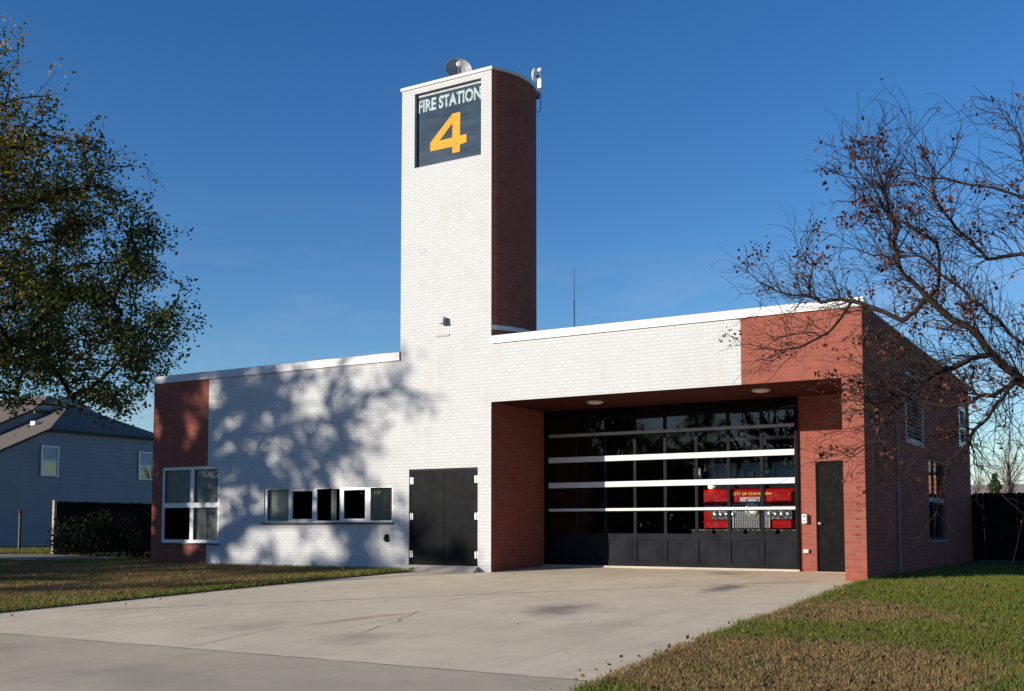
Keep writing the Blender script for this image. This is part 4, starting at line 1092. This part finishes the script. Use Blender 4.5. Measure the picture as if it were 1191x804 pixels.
# --- shrubs along the left fence
def shrub(loc, rx, ry, h, label, n=2600):
    x, y, z = loc; o = empty('shrub', loc, label, 'shrub', 'dark shrubs along the left fence')
    mb = MB()
    for k in range(7):
        a = rng.random()*6.28; mb.tube([(x, y, z), (x + .5*rx*math.cos(a), y + .5*ry*math.sin(a), z + h*.7)], [.025, .008], 5)
    mb.build('stems', M['bark'], o)
    d = rng.normal(0, 1, (n, 3)); d /= np.linalg.norm(d, axis=1)[:, None]; f = rng.random(n)**.4 * (1 + .25*np.sin(d[:, 0]*5 + d[:, 1]*4 + x))
    P_ = np.stack([x + d[:, 0]*f*rx, y + d[:, 1]*f*ry, z + h*.5 + d[:, 2]*f*h*.5], 1)
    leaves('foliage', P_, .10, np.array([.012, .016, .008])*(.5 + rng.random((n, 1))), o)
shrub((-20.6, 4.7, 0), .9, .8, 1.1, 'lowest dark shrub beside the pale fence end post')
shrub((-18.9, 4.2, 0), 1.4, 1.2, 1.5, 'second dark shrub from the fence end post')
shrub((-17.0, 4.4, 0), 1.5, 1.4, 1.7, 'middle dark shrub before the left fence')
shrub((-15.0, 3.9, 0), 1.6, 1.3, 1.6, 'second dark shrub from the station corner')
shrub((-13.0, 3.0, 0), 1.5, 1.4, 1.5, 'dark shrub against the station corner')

# --- far side of the street, seen only in reflections
for i, (x, y, rz, s, lab) in enumerate(((-40, -84, .4, 1.25, 'oak across the street, mirrored at left in the door panes'), (-27, -80, 2.9, 1.0, 'oak across the street, mirrored mid door'), (-9, -86, 4.2, 1.2, 'oak across the street, mirrored at right in the door panes'))):
    copy_tree(OAK, (x, y, -.91), rz, (s, s), lab, 'oaks across the street')
for x, y, h, sd, lab in ((-33, -70, 13, 21, 'tall bare tree across the street, mirrored mid door'), (-17, -72, 12, 22, 'tall bare tree across the street, mirrored at the right panes'), (-52, -74, 13, 23, 'tall bare tree across the street, mirrored at the left panes')):
    bare_tree('bare_tree', (x, y, -.91), h, lab, 'bare trees across the street', sd, .34, 240, .03)

n = 30000
x = -190 + 270*rng.random(n); d_ = fbm(x, x*0 + 3, .05); h_ = 7 + 9*d_; y = -118 - 9*rng.random(n); zz = -.9 + h_*rng.random(n)**1.1
q = rng.random((n, 1)); col = (np.array([.035, .04, .016])*(1-q) + np.array([.10, .065, .03])*q)
o = leaves('distant_woods', np.stack([x, y, zz], 1), 1.5, col, None, 0); tag(o, kind='stuff')

# fallen leaves and twigs
n = 1500
x = np.where(rng.random(n) < .55, 8.1 + 5*rng.random(n), -14 + 12.5*rng.random(n)); y = -12.5 + 12.4*rng.random(n)
col = np.array([.16, .085, .035])*(.5 + rng.random((n, 1)))
o = leaves('fallen_leaves', np.stack([x, y, K*y + .06 + .02*rng.random(n)], 1), .055, col, None, 0); tag(o, kind='stuff')
n = 34; x = -2 + 10*rng.random(n); y = -11*rng.random(n)
o = leaves('fallen_leaves', np.stack([x, y, K*y + .010], 1), .032, np.array([.12, .07, .035])*(.4 + rng.random((n, 1))), None, 0); tag(o, kind='stuff')

# ------------------------------------------------------------------ light, sky, camera
SUN = Vector((.547, .801, -.2453))            # direction the light travels
sd = bpy.data.lights.new('sun', 'SUN'); sd.energy = 4.8; sd.angle = R(.53); sd.color = (1., .90, .76)
so = bpy.data.objects.new('sun', sd); COL.objects.link(so); so.rotation_euler = SUN.to_track_quat('-Z', 'Y').to_euler(); so.location = (-40, -60, 30)
w = bpy.data.worlds.new('World'); scene.world = w; w.use_nodes = True
t = NT(w); bg = t.n['Background']
sky = t.add('ShaderNodeTexSky', sky_type='NISHITA', sun_disc=False, sun_elevation=R(14.2), sun_rotation=math.atan2(-SUN.x, -SUN.y), altitude=200, air_density=1.0, dust_density=.08, ozone_density=3.0)
tc = t.add('ShaderNodeTexCoord').outputs['Generated']
mp = t.add('ShaderNodeMapping'); mp.inputs['Scale'].default_value = (3.2, 3.2, 16.); t.link(tc, mp.inputs['Vector'])
cl = t.noise(mp.outputs[0], 1.3, 6, .6, .4)
sz = t.add('ShaderNodeSeparateXYZ'); t.link(tc, sz.inputs[0])
low = t.math('MULTIPLY', t.maprange(sz.outputs[2], .30, .08), t.maprange(cl, .46, .76, 0, .5))
hs = t.add('ShaderNodeHueSaturation', i_Hue=.511, i_Saturation=1.27); t.link(sky.outputs[0], hs.inputs['Color'])
c = t.mix(low, hs.outputs[0], (3.6, 4.0, 4.6))
t.link(c, bg.inputs[0]); bg.inputs[1].default_value = .110

cam = bpy.data.cameras.new('Camera'); co = bpy.data.objects.new('Camera', cam); COL.objects.link(co)
co.location = (12.768, -20.633, 1.0157); co.rotation_euler = (math.pi/2 + .0661, 0, .5347)
cam.sensor_width = 36; cam.sensor_fit = 'HORIZONTAL'; cam.lens = 1251.92 / 1191 * 36; cam.shift_y = 128.08 / 1191
cam.clip_start = .1; cam.clip_end = 3000
scene.camera = co
vs = scene.view_settings; vs.view_transform = 'Standard'; vs.look = 'None'; vs.exposure = .42; vs.gamma = 1.; vs.use_curve_mapping = False
